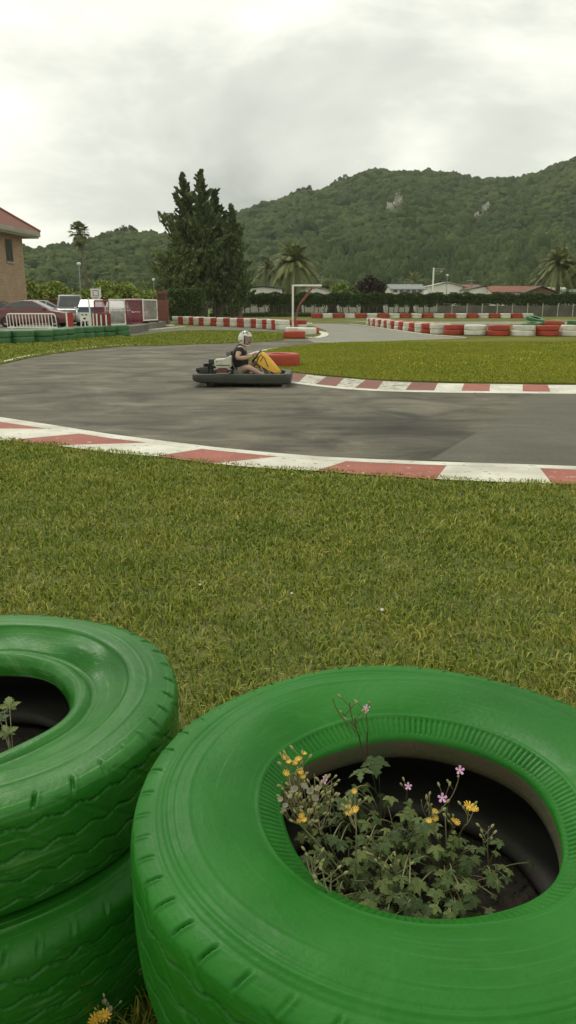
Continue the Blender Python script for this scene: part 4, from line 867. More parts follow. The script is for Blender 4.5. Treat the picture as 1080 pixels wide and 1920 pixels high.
for s_ in (-1, 1):
    b = bmesh.new(); blob(b, (0.108, s_ * 0.034, 0.94), (.010, .013, .009)); me = bpy.data.meshes.new('eye'); b.to_mesh(me); b.free(); me.materials.append(m_black); link('eye', me, dr)
shn = {k: v for k, v in nd.items() if k in ('sp1', 'sp2', 'ch', 'nsh', 'fsh')}
shn = {'sp1': (-0.11, 0, 0.31, .19, .20), 'sp2': (-0.11, 0, 0.45, .225, .235), 'sp3': (-0.11, 0, 0.58, .225, .24), 'ch': (-0.085, 0, 0.70, .20, .20), 'nk': (-0.02, 0, 0.80, .095)}
she = [('sp1', 'sp2'), ('sp2', 'sp3'), ('sp3', 'ch'), ('ch', 'nk')]
for s_, nm in ((-1, 'n'), (1, 'f')):
    shn[nm + 'a'] = (-0.05, s_ * 0.20, 0.755, .092); shn[nm + 'b'] = (-0.095, s_ * 0.285, 0.665, .088); she += [('ch', nm + 'a'), (nm + 'a', nm + 'b')]
fromskin('tshirt', shn, she, m_shirt, dr)
stn = {'p': (-0.10, 0, 0.27, .13, .165)}; ste = []
for s_, nm in ((-1, 'n'), (1, 'f')):
    k = nd[nm + 'kn']; h = nd[nm + 'hp']; stn[nm + 'h'] = (h[0], h[1], h[2], .115)
    stn[nm + 'k'] = tuple(h[i] + (k[i] - h[i]) * 0.62 for i in range(3)) + (.095,); ste += [('p', nm + 'h'), (nm + 'h', nm + 'k')]
fromskin('shorts', stn, ste, m_short, dr)
for nm in 'nf':
    a = nd[nm + 'an']; fromskin('shoe', {'a': (a[0] - .02, a[1], a[2] - .02, .045), 'b': (a[0] + 0.06, a[1], a[2] - 0.045, .043), 'c': (a[0] + 0.16, a[1], a[2] - 0.045, .036)}, [('a', 'b'), ('b', 'c')], m_black, dr)
fromskin('face_mask', {'a': (*hp_((0.05, 0, 0.862)), .064), 'b': (*hp_((0.082, 0, 0.884)), .046)}, [('a', 'b')], m_redm, dr)
bm = bmesh.new(); bmesh.ops.create_uvsphere(bm, u_segments=40, v_segments=26, radius=1)
kill = [f for f in bm.faces if (lambda c: (c.x > 0.36 and -0.72 < c.z < 0.34 and abs(c.y) < 0.9) or c.z < -0.82)(f.calc_center_median())]
bmesh.ops.delete(bm, geom=kill, context='FACES')
for f in bm.faces:
    c = f.calc_center_median(); an = math.atan2(c.z, c.x)
    if abs(c.y) < 0.9 and 0.72 < c.z + 0.10 * math.sin(c.x * 14) < 0.86 and c.x > -0.5: f.material_index = 1
    if 0.30 < c.x < 0.52 and -0.6 < c.z < 0.5 and abs(c.y) > 0.55: f.material_index = 1
    if -0.25 < c.z - c.x * 0.4 < -0.12 and c.x < 0.2: f.material_index = 1
for v in bm.verts: v.co = Vector((v.co.x * 0.158, v.co.y * 0.134, v.co.z * 0.168 if v.co.z > 0 else v.co.z * 0.165))
me = bpy.data.meshes.new('helmet'); bm.to_mesh(me); bm.free(); me.materials.append(m_helm); me.materials.append(m_black)
me.polygons.foreach_set('use_smooth', [True] * len(me.polygons))
ho = link('helmet', me, dr, tuple(hp_((0.025, 0, 0.945))), (0, 0.08, math.radians(-30))); sm_ = ho.modifiers.new('t', 'SOLIDIFY'); sm_.thickness = 0.02; sm_.offset = -1
bm = bmesh.new(); bmesh.ops.create_uvsphere(bm, u_segments=40, v_segments=26, radius=1)
bmesh.ops.delete(bm, geom=[f for f in bm.faces if not (lambda c: c.x > 0.42 and -0.10 < c.z < 0.42 and abs(c.y) < 0.86)(f.calc_center_median())], context='FACES')
for v in bm.verts: v.co = Vector((v.co.x * 0.163, v.co.y * 0.138, v.co.z * 0.170))
me = bpy.data.meshes.new('visor'); bm.to_mesh(me); bm.free(); me.materials.append(M('clear_visor', (0.5, 0.42, 0.36), (0.45, 0.38, 0.33), 3, 0.1, alpha=0.35))
link('visor', me, ho, (0, 0, 0))
# ------------------------------------------------------------------ hills with their woods
RID_R = [(380, 430), (440, 398), (500, 377), (560, 356), (600, 352), (640, 336), (700, 320), (760, 316), (850, 321), (930, 330), (980, 328), (1030, 308), (1080, 293), (1200, 255), (1400, 215), (1700, 260)]
RID_L = [(-500, 470), (-200, 480), (0, 480), (50, 468), (100, 459), (150, 451), (190, 438), (240, 430), (300, 432), (340, 436), (420, 440), (520, 452), (600, 470)]
m_hill = M('hill_ground', (0.030, 0.045, 0.020), (0.060, 0.080, 0.030), 0.02, 0.95)
m_meadow = M('hill_meadow', (0.085, 0.105, 0.035), (0.060, 0.085, 0.030), 0.03, 0.95)
def hill(name, rid, d0, d1, x0, x1, nx=90, nd_=40, power=0.8):
    xs = np.linspace(x0, x1, nx); fs = np.linspace(0, 1.25, nd_); V = []
    def pos(px, f, bump=True):
        f = max(f, 0.0)
        u = (px - 540) / F; s = math.sqrt(u * u + 1); d = d0 + (d1 - d0) * f; h = P(px, cv(rid, px) + 14, d).z
        g = math.sin(min(f, 1) * math.pi / 2) ** power if f <= 1 else 1 - (f - 1) * 1.6
        z = h * g
        if bump: z += (noise.noise(Vector((u * 14, f * 3.3, 3.1))) * 0.13) * h * min(f, 1) * (1 - min(f, 1)) * 2.2
        return Vector((P(px, cv(rid, px), d).x, d, z))
    V = [tuple(pos(a, f)) for a in xs for f in fs]
    Fc = [(i * nd_ + j, (i + 1) * nd_ + j, (i + 1) * nd_ + j + 1, i * nd_ + j + 1) for i in range(nx - 1) for j in range(nd_ - 1)]
    me = npmesh(name, V, Fc, m_hill, smooth=True); tag(link(name, me), kind='structure'); return pos
posR = hill('wooded_hill', RID_R, 330, 860, 330, 1700)
posL = hill('low_hill', RID_L, 300, 560, -500, 620)
def crown_variants(n=8, seed=1):
    out = []
    for k in range(n):
        bm = bmesh.new(); bmesh.ops.create_icosphere(bm, subdivisions=3, radius=1)
        rj = random.Random(k)
        for v in bm.verts:
            p = v.co.copy(); a = noise.noise(p * 1.7 + Vector((k * 7, 0, 0))) * 0.45 + noise.noise(p * 4.5 + Vector((0, k * 5, 0))) * 0.40 + rj.uniform(-.09, .09)
            v.co = p * (1 + a); v.co.z *= 0.85
        bm.verts.ensure_lookup_table(); V = np.array([v.co[:] for v in bm.verts], np.float32); Fc = np.array([[v.index for v in f.verts] for f in bm.faces], np.int32); bm.free(); out.append((V, Fc))
    return out
CV = crown_variants()
def forest(name, pos, n, x0, x1, f0, f1, r0, r1, mat, seed, skip=None, fpow=0.8, tall=None):
    rs = np.random.default_rng(seed); Vs, Fs, Rs, o = [], [], [], 0
    for i in range(n):
        f = f0 + (f1 - f0) * rs.random() ** fpow; px = rs.uniform(x0, x1)
        if skip and skip(px, f): continue
        p = pos(px, f); r = rs.uniform(r0, r1) * (1 + 0.5 * (rs.random() > 0.93 and f < .85)) * (0.45 + 0.55 * p.y / 860) * (1 if f < .9 else .5); zt = r * rs.uniform(0.9, 1.25); rx = r
        if tall and f < tall: zt *= 1.7; rx *= 0.8
        V, Fc = CV[rs.integers(len(CV))]; a = rs.uniform(0, 6.28); c, s_ = math.cos(a), math.sin(a)
        W_ = np.stack([(V[:, 0] * c - V[:, 1] * s_) * rx + p.x, (V[:, 0] * s_ + V[:, 1] * c) * rx + p.y, V[:, 2] * zt + p.z + r * 0.35], 1)
        Vs.append(W_); Fs.append(Fc + o); o += len(V); q = rs.random() * 0.8 + 0.1 + noise.noise(Vector((px * 0.012, f * 4, 0))) * 0.5
        Rs.append(np.full(len(V), min(max(q, 0), 1)))
    me = npmesh(name, np.concatenate(Vs), np.concatenate(Fs), mat, np.concatenate(Rs), smooth=False); return tag(link(name, me), kind='stuff')
m_wood = M('woodland_leaves', (0.034, 0.056, 0.020), (0.105, 0.135, 0.042), 0.8, 0.9, 0.6, 2.2, c3=(0.062, 0.092, 0.030), attr=0.45, spec=0.1)
m_woodl = M('low_hill_leaves', (0.042, 0.068, 0.024), (0.120, 0.150, 0.050), 0.8, 0.9, 0.6, 2.2, c3=(0.074, 0.104, 0.036), attr=0.45, spec=0.1)
m_rock = M('pale_rock', (0.52, 0.49, 0.43), (0.30, 0.28, 0.23), 0.25, 0.9, 0.6, 0.9, chip=(0.06, 0.085, 0.035), chips=0.22, chipt=0.50)
rocks = [(740, 388, 4.5, 10, 'narrow pale rock outcrop high on the hill, the left one'), (900, 401, 4.5, 9, 'pale rock outcrop on the hill, slanting, the right one')]
rockpos = []
for (px, py, w_, h_, lb) in rocks:
    best = min(np.linspace(0.1, 1, 200), key=lambda f: abs(posR(px, f).z - P(px, py + 14, posR(px, f).y).z)); rockpos.append((px, best))
    p = posR(px, best); bm = bmesh.new(); rr = random.Random(px)
    for k in range(13):
        t = k / 12 - .5; c = Vector((t * h_ * (1.3 if px > 800 else 0.5) + rr.uniform(-1, 1) * w_ * (.75 - .9 * t), rr.uniform(-1.5, 1.5), t * h_ * 1.9)); r_ = w_ * rr.uniform(.30, .62) * (1.15 - .6 * t)
        g = bmesh.ops.create_icosphere(bm, subdivisions=3, radius=1)
        for v in g['verts']:
            q = v.co.copy(); a = 1 + noise.noise(q * 1.6 + Vector((px + k * 9, 0, 0))) * 0.9 + noise.noise(q * 5 + Vector((px + k, 0, 0))) * 0.35
            v.co = c + Vector((q.x * r_ * a * .8, q.y * r_ * a, q.z * r_ * a * 1.25))
    me = bpy.data.meshes.new('rock'); bm.to_mesh(me); bm.free(); me.materials.append(m_rock); tag(link('rock_outcrop', me, loc=(p.x, p.y - 3, p.z + 2)), lb, 'rock', 'rock outcrops on the hill')
def sk_r(px, f): return any(abs(px - a) < 8 and -0.06 < f - b < 0.03 for a, b in rockpos)
forest('hillside_woods', posR, 9500, 390, 1160, -0.01, 1.01, 2.6, 6.0, m_wood, 3, sk_r, fpow=0.95, tall=0.25)
def sk_l(px, f): return 255 < px < 345 and f > 0.80 and noise.noise(Vector((px * .03, f * 9, 0))) < 0.25
forest('low_hill_woods', posL, 3000, -40, 620, 0.0, 1.0, 2.4, 5.2, m_woodl, 5, sk_l)
me = [o for o in COL.objects if o.name == 'low_hill'][0].data; me.materials.clear(); me.materials.append(m_meadow)
# ------------------------------------------------------------------ trees near the track
def quads(C, Nn, size, rs, asp=0.5):
    """leaf sprays: thin diamond quads at C with direction Nn"""
    n = len(C); r = rs.normal(size=(n, 3)); Nn = Nn / (np.linalg.norm(Nn, axis=1, keepdims=True) + 1e-9)
    s = np.cross(Nn, r); s /= (np.linalg.norm(s, axis=1, keepdims=True) + 1e-9); sz = size * rs.uniform(0.6, 1.4, (n, 1))
    V = np.stack([C - Nn * sz * .5, C + s * sz * asp * .5, C + Nn * sz * .5, C - s * sz * asp * .5], 1).reshape(-1, 3)
    Fc = np.arange(n)[:, None] * 4 + [0, 1, 2, 3]; return V, Fc, np.repeat(rs.random(n), 4)
def qmesh(name, items, mat, parent):
    V, Fc, r = merge(items); return link(name, npmesh(name, V, Fc, mat, r), parent)
m_con = M('conifer_sprays', (0.055, 0.082, 0.034), (0.190, 0.225, 0.090), 0.5, 0.85, attr=0.5, c3=(0.110, 0.145, 0.058), spec=0.15)
m_con2 = M('lighter_conifer_sprays', (0.080, 0.118, 0.044), (0.240, 0.275, 0.100), 0.5, 0.85, attr=0.5, c3=(0.150, 0.190, 0.070), spec=0.15)
def conifer(px, pbase, ptop, Y, rad, label, nb, mat, seed, skirt=0.18, sp=None, rise=0.55):
    rs = np.random.default_rng(seed); b = P(px, pbase, Y); top = P(px, ptop, Y).z; H_ = top
    root = empty('conifer', (b.x, Y, 0), label=label, cat='tree', group='conifers behind the barrier')
    items = []; wood = MB(); wood.tube([(0, 0, 0), (0.05, 0, H_ * 0.5), (0, 0, H_ * 0.97)], [0.32, 0.20, 0.03], 8)
    for k in range(nb):
        f = skirt + (1 - skirt) * (k + rs.random()) / nb; h = H_ * f; a = rs.uniform(0, 6.283); R_ = rad(f) * rs.uniform(0.5, 1.05) * (1.0 + 0.40 * (rs.random() > 0.86)) * (0.75 + 0.35 * math.sin(f * 37 + a * 2 + seed))
        d = np.array([math.cos(a), math.sin(a), 0]); t = np.linspace(0.05, 1, 9); up = R_ * rise * (0.6 + 0.6 * f)
        pts = np.stack([d[0] * R_ * t, d[1] * R_ * t, h - 0.3 * R_ + up * t ** 1.6], 1)
        if k % 3 == 0: wood.tube([tuple(p) for p in pts[::3]], [0.05, 0.03, 0.015], 4)
        m = int(20 + R_ * 20); tt = rs.random(m) ** 0.5; C = np.stack([np.interp(tt, t, pts[:, i]) for i in range(3)], 1)
        sprd = (0.05 + 0.30 * (1 - tt[:, None])) * max(R_, 0.5) * 0.55; C = C + rs.normal(size=(m, 3)) * sprd
        Nn = np.tile(d * 0.8 + np.array([0, 0, 0.9]), (m, 1)) + rs.normal(size=(m, 3)) * 0.45
        items.append(quads(C, Nn, 0.5, rs, 0.42))
    wood.build('trunk', m_bark, parent=root); qmesh('crown', items, mat, root); return root
CY = 104
conifer(352, 593, 326, CY, lambda f: 3.5 * min(1, (1 - f) * 2.4 + 0.08), 'tall dark conifer with the left one of the two highest tips', 300, m_con, 1)
conifer(383, 593, 320, CY - 1, lambda f: 3.7 * min(1, (1 - f) * 2.1 + 0.05), 'tall dark conifer with the highest tip, in the middle of the clump', 380, m_con, 2)
conifer(408, 593, 356, CY + 1, lambda f: 3.4 * min(1, (1 - f) * 2.4 + 0.10), 'conifer with a leaning shoulder between the highest tip and the small spire', 240, m_con, 3)
conifer(437, 593, 384, CY - 0.5, lambda f: 2.9 * min(1, (1 - f) * 1.9 + 0.02), 'shorter dark conifer with a thin spire at the right of the clump', 300, m_con, 4)
conifer(336, 593, 436, CY - 3, lambda f: 3.6 * min(1, (1 - f) * 2.5 + 0.1), 'broad lighter green conifer at the lower left of the clump', 260, m_con2, 5, rise=0.3)
conifer(450, 593, 470, CY - 2, lambda f: 1.5 * min(1, (1 - f) * 2.5 + 0.1), 'low dark conifer filling the right edge of the clump', 130, m_con, 6, rise=0.3)
for i, px in enumerate((372, 388, 401, 416, 427, 444)):
    p = G(px, 594.5 - (i % 3)); rr = random.uniform(.12, .2)
    t = empty('bare_trunk', (p.x, p.y, 0), label=f'{ORD[i]} bare grey trunk from left under the dark conifers', cat='tree', group='bare trunks under the conifers')
    MB().tube([(0, 0, 0), (random.uniform(-.2, .2), 0, 2), (random.uniform(-.4, .4), 0, 4.2)], [rr, rr * .8, rr * .6], 8).build('trunk', M('pale_bark', (0.16, 0.15, 0.11), (0.10, 0.09, 0.07), 3, 0.9), parent=t)
m_bushl = M('fresh_leaves', (0.130, 0.190, 0.036), (0.420, 0.470, 0.120), 0.7, 0.7, attr=0.55, c3=(0.230, 0.300, 0.065), spec=0.2)
m_bushd = M('dull_leaves', (0.065, 0.095, 0.032), (0.200, 0.230, 0.080), 0.7, 0.75, attr=0.55, c3=(0.115, 0.150, 0.050), spec=0.2)
m_dark = M('copper_leaves', (0.020, 0.014, 0.012), (0.050, 0.034, 0.026), 0.7, 0.75, attr=0.55, spec=0.2)
def bushy(name, x, Y, w_, h_, dpt, n, size, mat, label, cat, group, seed, z0=0.0, trunk=True, clumps=26, flat=0.0, up=0.0):
    rs = np.random.default_rng(seed); root = empty(name, (x, Y, z0), label=label, cat=cat, group=group); items = []
    for k in range(clumps):
        v = rs.normal(size=3); v /= np.linalg.norm(v); q = rs.uniform(0.45, 0.95)
        c = np.array([v[0] * w_ / 2 * q, v[1] * dpt / 2 * q, h_ * 0.55 + v[2] * h_ * 0.42 * q]); cr_ = min(w_, h_) * rs.uniform(0.13, 0.24)
        m = n // clumps; u = rs.normal(size=(m, 3)); u /= np.linalg.norm(u, axis=1, keepdims=True)
        C = c + u * cr_ * rs.uniform(0.5, 1.05, (m, 1)); C[:, 2] = np.clip(C[:, 2], 0.05, None)
        items.append(quads(C, u + rs.normal(size=(m, 3)) * 0.6 + [0, 0, up], size, rs, 0.6))
    if trunk:
        wd = MB(); wd.tube([(0, 0, 0), (0.1, 0, h_ * 0.35), (0, 0.1, h_ * 0.7)], [w_ * 0.03 + .04, w_ * 0.022 + .03, 0.03], 7)
        for q in range(5): a = q * 1.26; wd.tube([(0, 0, h_ * 0.25), (math.cos(a) * w_ * 0.3, math.sin(a) * dpt * 0.3, h_ * 0.65)], [0.06, 0.02], 5)
        wd.build('trunk', m_bark, parent=root)
    qmesh('crown' if trunk else 'foliage', items, mat, root); return root
def X(px, Y): return P(px, 572, Y).x
for i, (px, py, w_, Y, lb) in enumerate([(68, 520, 36, 66, 'round fresh green tree right beside the brick house'), (104, 524, 56, 66, 'fresh green tree under the tall palm, left of the backboard'), (145, 535, 46, 68, 'low fresh green tree directly behind the lamp post'), (205, 527, 50, 66, 'fresh green tree right behind the basketball backboard'), (240, 528, 50, 66, 'fresh green tree with a rounded top behind the netted panels'), (272, 537, 38, 66, 'fresh green tree falling away beside the brick pillar')]):
    top = P(px, py, Y).z; s_ = Y / F; bushy('leafy_tree', X(px, Y), Y, w_ * s_ * 1.25, top, 4.0, 5200, 0.26, m_bushl, lb, 'tree', 'fresh green trees behind the car park', 30 + i, clumps=30)
for i, (px, py, w_, Y, mt, lb) in enumerate([(640, 528, 30, 120, m_bushl, 'pale green tree between two white roofs right of the palm'), (660, 533, 44, 122, m_bushd, 'dull green bushy tree beside the copper tree'), (697, 516, 42, 121, m_dark, 'dark copper leaved tree among the white roofs'), (615, 519, 30, 150, m_bushd, 'dull green tree above the white roofs beside the large palm'), (990, 521, 60, 152, m_bushd, 'broad dull green tree behind the long red roof'), (950, 530, 40, 152, m_bushd, 'lower dull green tree behind the left end of the long red roof'),
        (480, 535, 50, 150, m_bushd, 'dark green tree behind the left white gable'), (735, 532, 40, 150, m_bushd, 'green tree behind the grey roofed home'), (1060, 527, 50, 150, m_bushd, 'green tree behind the palms at the right edge')]):
    top = P(px, py, Y).z; s_ = Y / F; bushy('leafy_tree', X(px, Y), Y, w_ * s_ * 1.2, top, 4.5, 3800, 0.36, mt, lb, 'tree', 'trees among the holiday homes', 60 + i, clumps=24)
# ------------------------------------------------------------------ palms
m_palm = M('palm_frond', (0.085, 0.110, 0.036), (0.270, 0.280, 0.100), 1.0, 0.6, attr=0.5, c3=(0.160, 0.185, 0.062), spec=0.25)
m_ptr = M('palm_trunk', (0.17, 0.145, 0.10), (0.10, 0.085, 0.06), 4, 0.95, 0.05, 9)
def frond(L_, a, el, droop, rs, leafl, n=26):
    t = np.linspace(0, 1, 12); d = np.array([math.cos(a), math.sin(a)]); r = L_ * (t * math.cos(el)); z = L_ * (t * math.sin(el) - droop * t ** 2.2)
    pts = np.stack([d[0] * r, d[1] * r, z], 1); side = np.array([-d[1], d[0], 0]); V, Fc = [], []
    for k in range(n):
        f = 0.12 + 0.86 * k / n; c = np.array([np.interp(f, t, pts[:, i]) for i in range(3)]); c2 = np.array([np.interp(min(f + .06, 1), t, pts[:, i]) for i in range(3)]); tg = (c2 - c) / (np.linalg.norm(c2 - c) + 1e-6)
        ll = leafl * math.sin(math.pi * (0.12 + 0.82 * f)) ** 0.6 * rs.uniform(.85, 1.15)
        for s_ in (1, -1):
            tip = c + side * s_ * ll * 0.75 + tg * ll * 0.6 + np.array([0, 0, -ll * 0.35 + rs.normal() * .08 * ll]); w_ = tg * 0.085 * leafl
            i = len(V); V += [c - w_, c + w_, tip + w_ * .3, tip - w_ * .3]; Fc.append([i, i + 1, i + 2, i + 3])
    w_ = side * 0.03 * L_ * .4
    for k in range(11): i = len(V); V += [pts[k] - w_, pts[k] + w_, pts[k + 1] + w_ * .7, pts[k + 1] - w_ * .7]; Fc.append([i, i + 1, i + 2, i + 3])
    return np.array(V), np.array(Fc), np.full(len(V), rs.random())
def palm(px, ptop, pcrown, wpx, Y, label, seed, nf=60, tr=0.35, droop=0.95, z0=0.0, leafl=0.55):
    rs = np.random.default_rng(seed); s_ = Y / F; cz = P(px, pcrown, Y).z; L_ = wpx * s_ / 2 * 1.12
    root = empty('palm_tree', (X(px, Y), Y, 0), label=label, cat='palm', group='palms')
    MB().tube([(0, 0, 0), (0.1, 0, cz * .5), (0, 0, cz)], [tr * 1.15, tr, tr * 1.1], 10).build('trunk', m_ptr, parent=root, smooth=True); items = []
    for k in range(nf):
        f = (k + .5) / nf; el = math.radians(82 - 95 * f ** 0.9 + rs.normal() * 6); V, Fc, r = frond(L_ * rs.uniform(.85, 1.08), k * 2.4 + rs.normal() * .15, el, droop * (0.35 + .65 * f), rs, leafl * L_ / 4)
        V[:, 2] += cz; items.append((V, Fc, r))
    qmesh('fronds', items, m_palm, root); return root
palm(551, 462, 497, 104, 126, 'large feathery palm standing behind the white frame', 1, 110)
palm(503, 482, 507, 62, 130, 'smaller palm just left of the large feathery palm', 2, 44)
palm(775, 510, 528, 44, 128, 'small palm behind the grey roofed home', 3, 30, droop=.5)
palm(1042, 466, 500, 96, 124, 'large palm near the right edge behind the red roof', 4, 100)
palm(1088, 470, 500, 90, 122, 'large palm cut by the right edge', 5, 50)
palm(1010, 505, 523, 46, 130, 'small palm left of the large palm near the right edge', 6, 26)
rs = np.random.default_rng(9); Y = 118; cz = P(158, 437, Y).z
root = empty('fan_palm', (X(164, Y), Y, 0), label='very tall thin fan palm rising behind the parked cars', cat='palm', group='palms')
MB().tube([(0, 0, 0), (0.05, 0, cz * .5), (-0.45, 0, cz)], [0.34, 0.22, 0.17], 10).build('trunk', m_ptr, parent=root, smooth=True); items = []
for k in range(54):
    a = k * 2.4; f = (k + .5) / 54; el = math.radians(80 - 150 * f + rs.normal() * 8); d = np.array([math.cos(a) * math.cos(el), math.sin(a) * math.cos(el), math.sin(el)]); stem = rs.uniform(.7, 1.1); c = d * stem; V, Fc = [], []
    sd = np.cross(d, [0, 0, 1.0]); sd /= np.linalg.norm(sd); 
    for q in range(15):
        b_ = (q - 7) / 7 * 1.25; v = d * math.cos(b_) + sd * math.sin(b_); L_ = 0.95 * (1 - .12 * abs(b_)); tip = c + v * L_ + np.array([0, 0, -.25 * L_]); w_ = np.cross(v, np.cross(d, sd)) * .05; i = len(V); V += [c, c + v * L_ * .6 + w_, tip, c + v * L_ * .6 - w_]; Fc.append([i, i + 1, i + 2, i + 3])
    w_ = sd * .02; i = len(V); V += [-w_, w_, c + w_, c - w_]; Fc.append([i, i + 1, i + 2, i + 3])
    V = np.array(V) + np.array([-0.45, 0, cz]); items.append((V, np.array(Fc), np.full(len(V), rs.random())))
qmesh('fronds', items, m_palm, root)
m_skirt = M('dead_fronds', (0.16, 0.14, 0.09), (0.10, 0.09, 0.055), 3, 0.9, attr=.5); C = rs.normal(size=(420, 3)) * [0.26, 0.26, 0.55] + [-0.42, 0, cz - .9]
qmesh('dead_fronds', [quads(C, np.tile([0, 0, -1.0], (420, 1)) + rs.normal(size=(420, 3)) * .3, 0.6, rs, .25)], m_skirt, root)
# ------------------------------------------------------------------ long clipped hedge with bare stems, fence and grey wall behind the circuit
HY = 112
m_hedge = M('hedge_leaves', (0.040, 0.075, 0.022), (0.130, 0.165, 0.050), 0.8, 0.8, attr=0.5, c3=(0.075, 0.115, 0.034), spec=0.2)
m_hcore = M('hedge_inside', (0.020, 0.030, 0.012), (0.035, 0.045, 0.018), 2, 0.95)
def hedge(name, x0, x1, y0_, y1_, z0, z1, label, n, size, seed, group=None, bumps=0.12, mat=None, parent_extra=None):
    rs = np.random.default_rng(seed); cx, cy = (x0 + x1) / 2, (y0_ + y1_) / 2
    root = empty(name, (cx, cy, 0), label=label, cat='hedge', group=group); hw, hd = (x1 - x0) / 2, (y1_ - y0_) / 2
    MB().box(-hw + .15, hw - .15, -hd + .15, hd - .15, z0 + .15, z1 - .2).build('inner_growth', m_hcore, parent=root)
    A = [(x1 - x0) * (z1 - z0), (x1 - x0) * (z1 - z0), (x1 - x0) * (y1_ - y0_), (y1_ - y0_) * (z1 - z0), (y1_ - y0_) * (z1 - z0)]; pr_ = np.array(A) / sum(A)
    f = rs.choice(5, n, p=pr_); u, v = rs.uniform(-1, 1, n), rs.uniform(0, 1, n); C = np.zeros((n, 3)); Nn = np.zeros((n, 3))
    for k in range(5):
        m = f == k
        if k < 2: C[m] = np.stack([u[m] * hw, np.full(m.sum(), (-hd, hd)[k]), z0 + (z1 - z0) * v[m]], 1); Nn[m] = [0, (-1, 1)[k], .4]
        elif k == 2: C[m] = np.stack([u[m] * hw, (v[m] * 2 - 1) * hd, np.full(m.sum(), z1)], 1); Nn[m] = [0, 0, 1]
        else: C[m] = np.stack([np.full(m.sum(), (-hw, hw)[k - 3]), u[m] * hd, z0 + (z1 - z0) * v[m]], 1); Nn[m] = [(-1, 1)[k - 3], 0, .3]
    C += rs.normal(size=(n, 3)) * 0.08; C[:, 2] += (C[:, 2] > (z0 + z1) / 2) * bumps * (np.sin(C[:, 0] * 1.3) + .8 * np.sin(C[:, 0] * 3.1 + 2)) + (C[:, 2] < z0 + .3) * rs.normal(size=n) * .12
    qmesh('foliage', [quads(C, Nn + rs.normal(size=(n, 3)) * .8, size, rs, .6)], mat or m_hedge, root); return root
xa, xb, xc = X(430, HY), X(820, HY), X(1150, HY)
z1 = P(700, 551.5, HY).z; zb = P(700, 572.5, HY).z
h1 = hedge('hedge', xa, xb, HY, HY + 1.0, zb, z1, 'long dark green clipped hedge on bare stems, left and middle stretch before the white roofs', 26000, .22, 1, 'long hedge behind the circuit')
h2 = hedge('hedge', xb, xc, HY + .1, HY + 1.1, zb + 0.1, z1 - 0.03, 'long dark green hedge above the grey wall, right stretch below the red roof', 20000, .22, 2, 'long hedge behind the circuit')
sp = MB(); rr = random.Random(5); xx = xa + .3
nst = 0
while xx < xb:
    w_ = rr.uniform(.05, .11); q = MB(); q.tube([(xx - (xa + xb) / 2, rr.uniform(-.2, .2), 0), (xx - (xa + xb) / 2 + rr.uniform(-.15, .15), 0, zb * .6), (xx - (xa + xb) / 2 + rr.uniform(-.4, .4), 0, zb + .5)], [w_, w_ * .8, w_ * .5], 6)
    q.build('stem', MATS['pale_bark'] if nst % 3 else m_bark, parent=h1); nst += 1; xx += rr.uniform(.45, 1.15)
low = hedge('hedge', X(395, HY - 2), xb, HY - 3, HY - 2.2, 0, 0.42, 'low scrubby green hedge along the foot of the long hedge', 9000, .2, 3, None, .06)
tw = MB(); wx0, wx1 = X(818, HY), X(1160, HY)
gw = empty('boundary_wall', ((wx0 + wx1) / 2, HY - .35, 0), label='long weathered grey concrete wall under the right stretch of the hedge', cat='wall')
m_gwall = M('weathered_concrete', (0.155, 0.145, 0.115), (0.085, 0.085, 0.062), 0.5, 0.95, 0.02, 9, detail=7)
MB().box(-(wx1 - wx0) / 2, (wx1 - wx0) / 2, -.1, .1, 0, zb - .05).build('wall_panel', m_gwall, parent=gw)
k = 0; x_ = -(wx1 - wx0) / 2
while x_ < (wx1 - wx0) / 2:
    MB().box(x_ - .06, x_ + .06, -.16, -.101, 0, zb + .25).build('post', m_conc, parent=gw); x_ += 2.15; k += 1
# things seen through the hedge stems: a dark rear fence and pale caravan parts
df = empty('slat_fence', ((xa + xb) / 2, HY + 6, 0), label='dark brown close-boarded fence seen between the hedge stems', cat='fence')
MB().box(-(xb - xa) / 2 - 3, (xb - xa) / 2 + 3, -.04, .04, 0, 1.75).build('board_panel', M('dark_boards', (0.030, 0.027, 0.020), (0.055, 0.048, 0.035), 2, .95), parent=df)
for i in range(17): MB().box(-(xb - xa) / 2 + i * 2.05, -(xb - xa) / 2 + i * 2.05 + .09, -.12, -.041, 0, 1.85).build('post', m_bark, parent=df)
m_roofg = M('grey_roof', (0.20, 0.21, 0.20), (0.27, 0.28, 0.27), 2, .8); m_roofr = M('terracotta_roof', (0.27, 0.105, 0.07), (0.20, 0.08, 0.055), 1.5, .85, .02, 12)
m_roofb = M('brown_roof', (0.12, 0.075, 0.05), (0.16, 0.10, 0.07), 1.5, .85); m_roofw = M('pale_roof', (0.50, 0.48, 0.40), (0.42, 0.40, 0.34), 1.5, .8); m_trim = M('dark_trim', (0.05, 0.05, 0.045), (0.08, 0.08, 0.07), 3, .7)
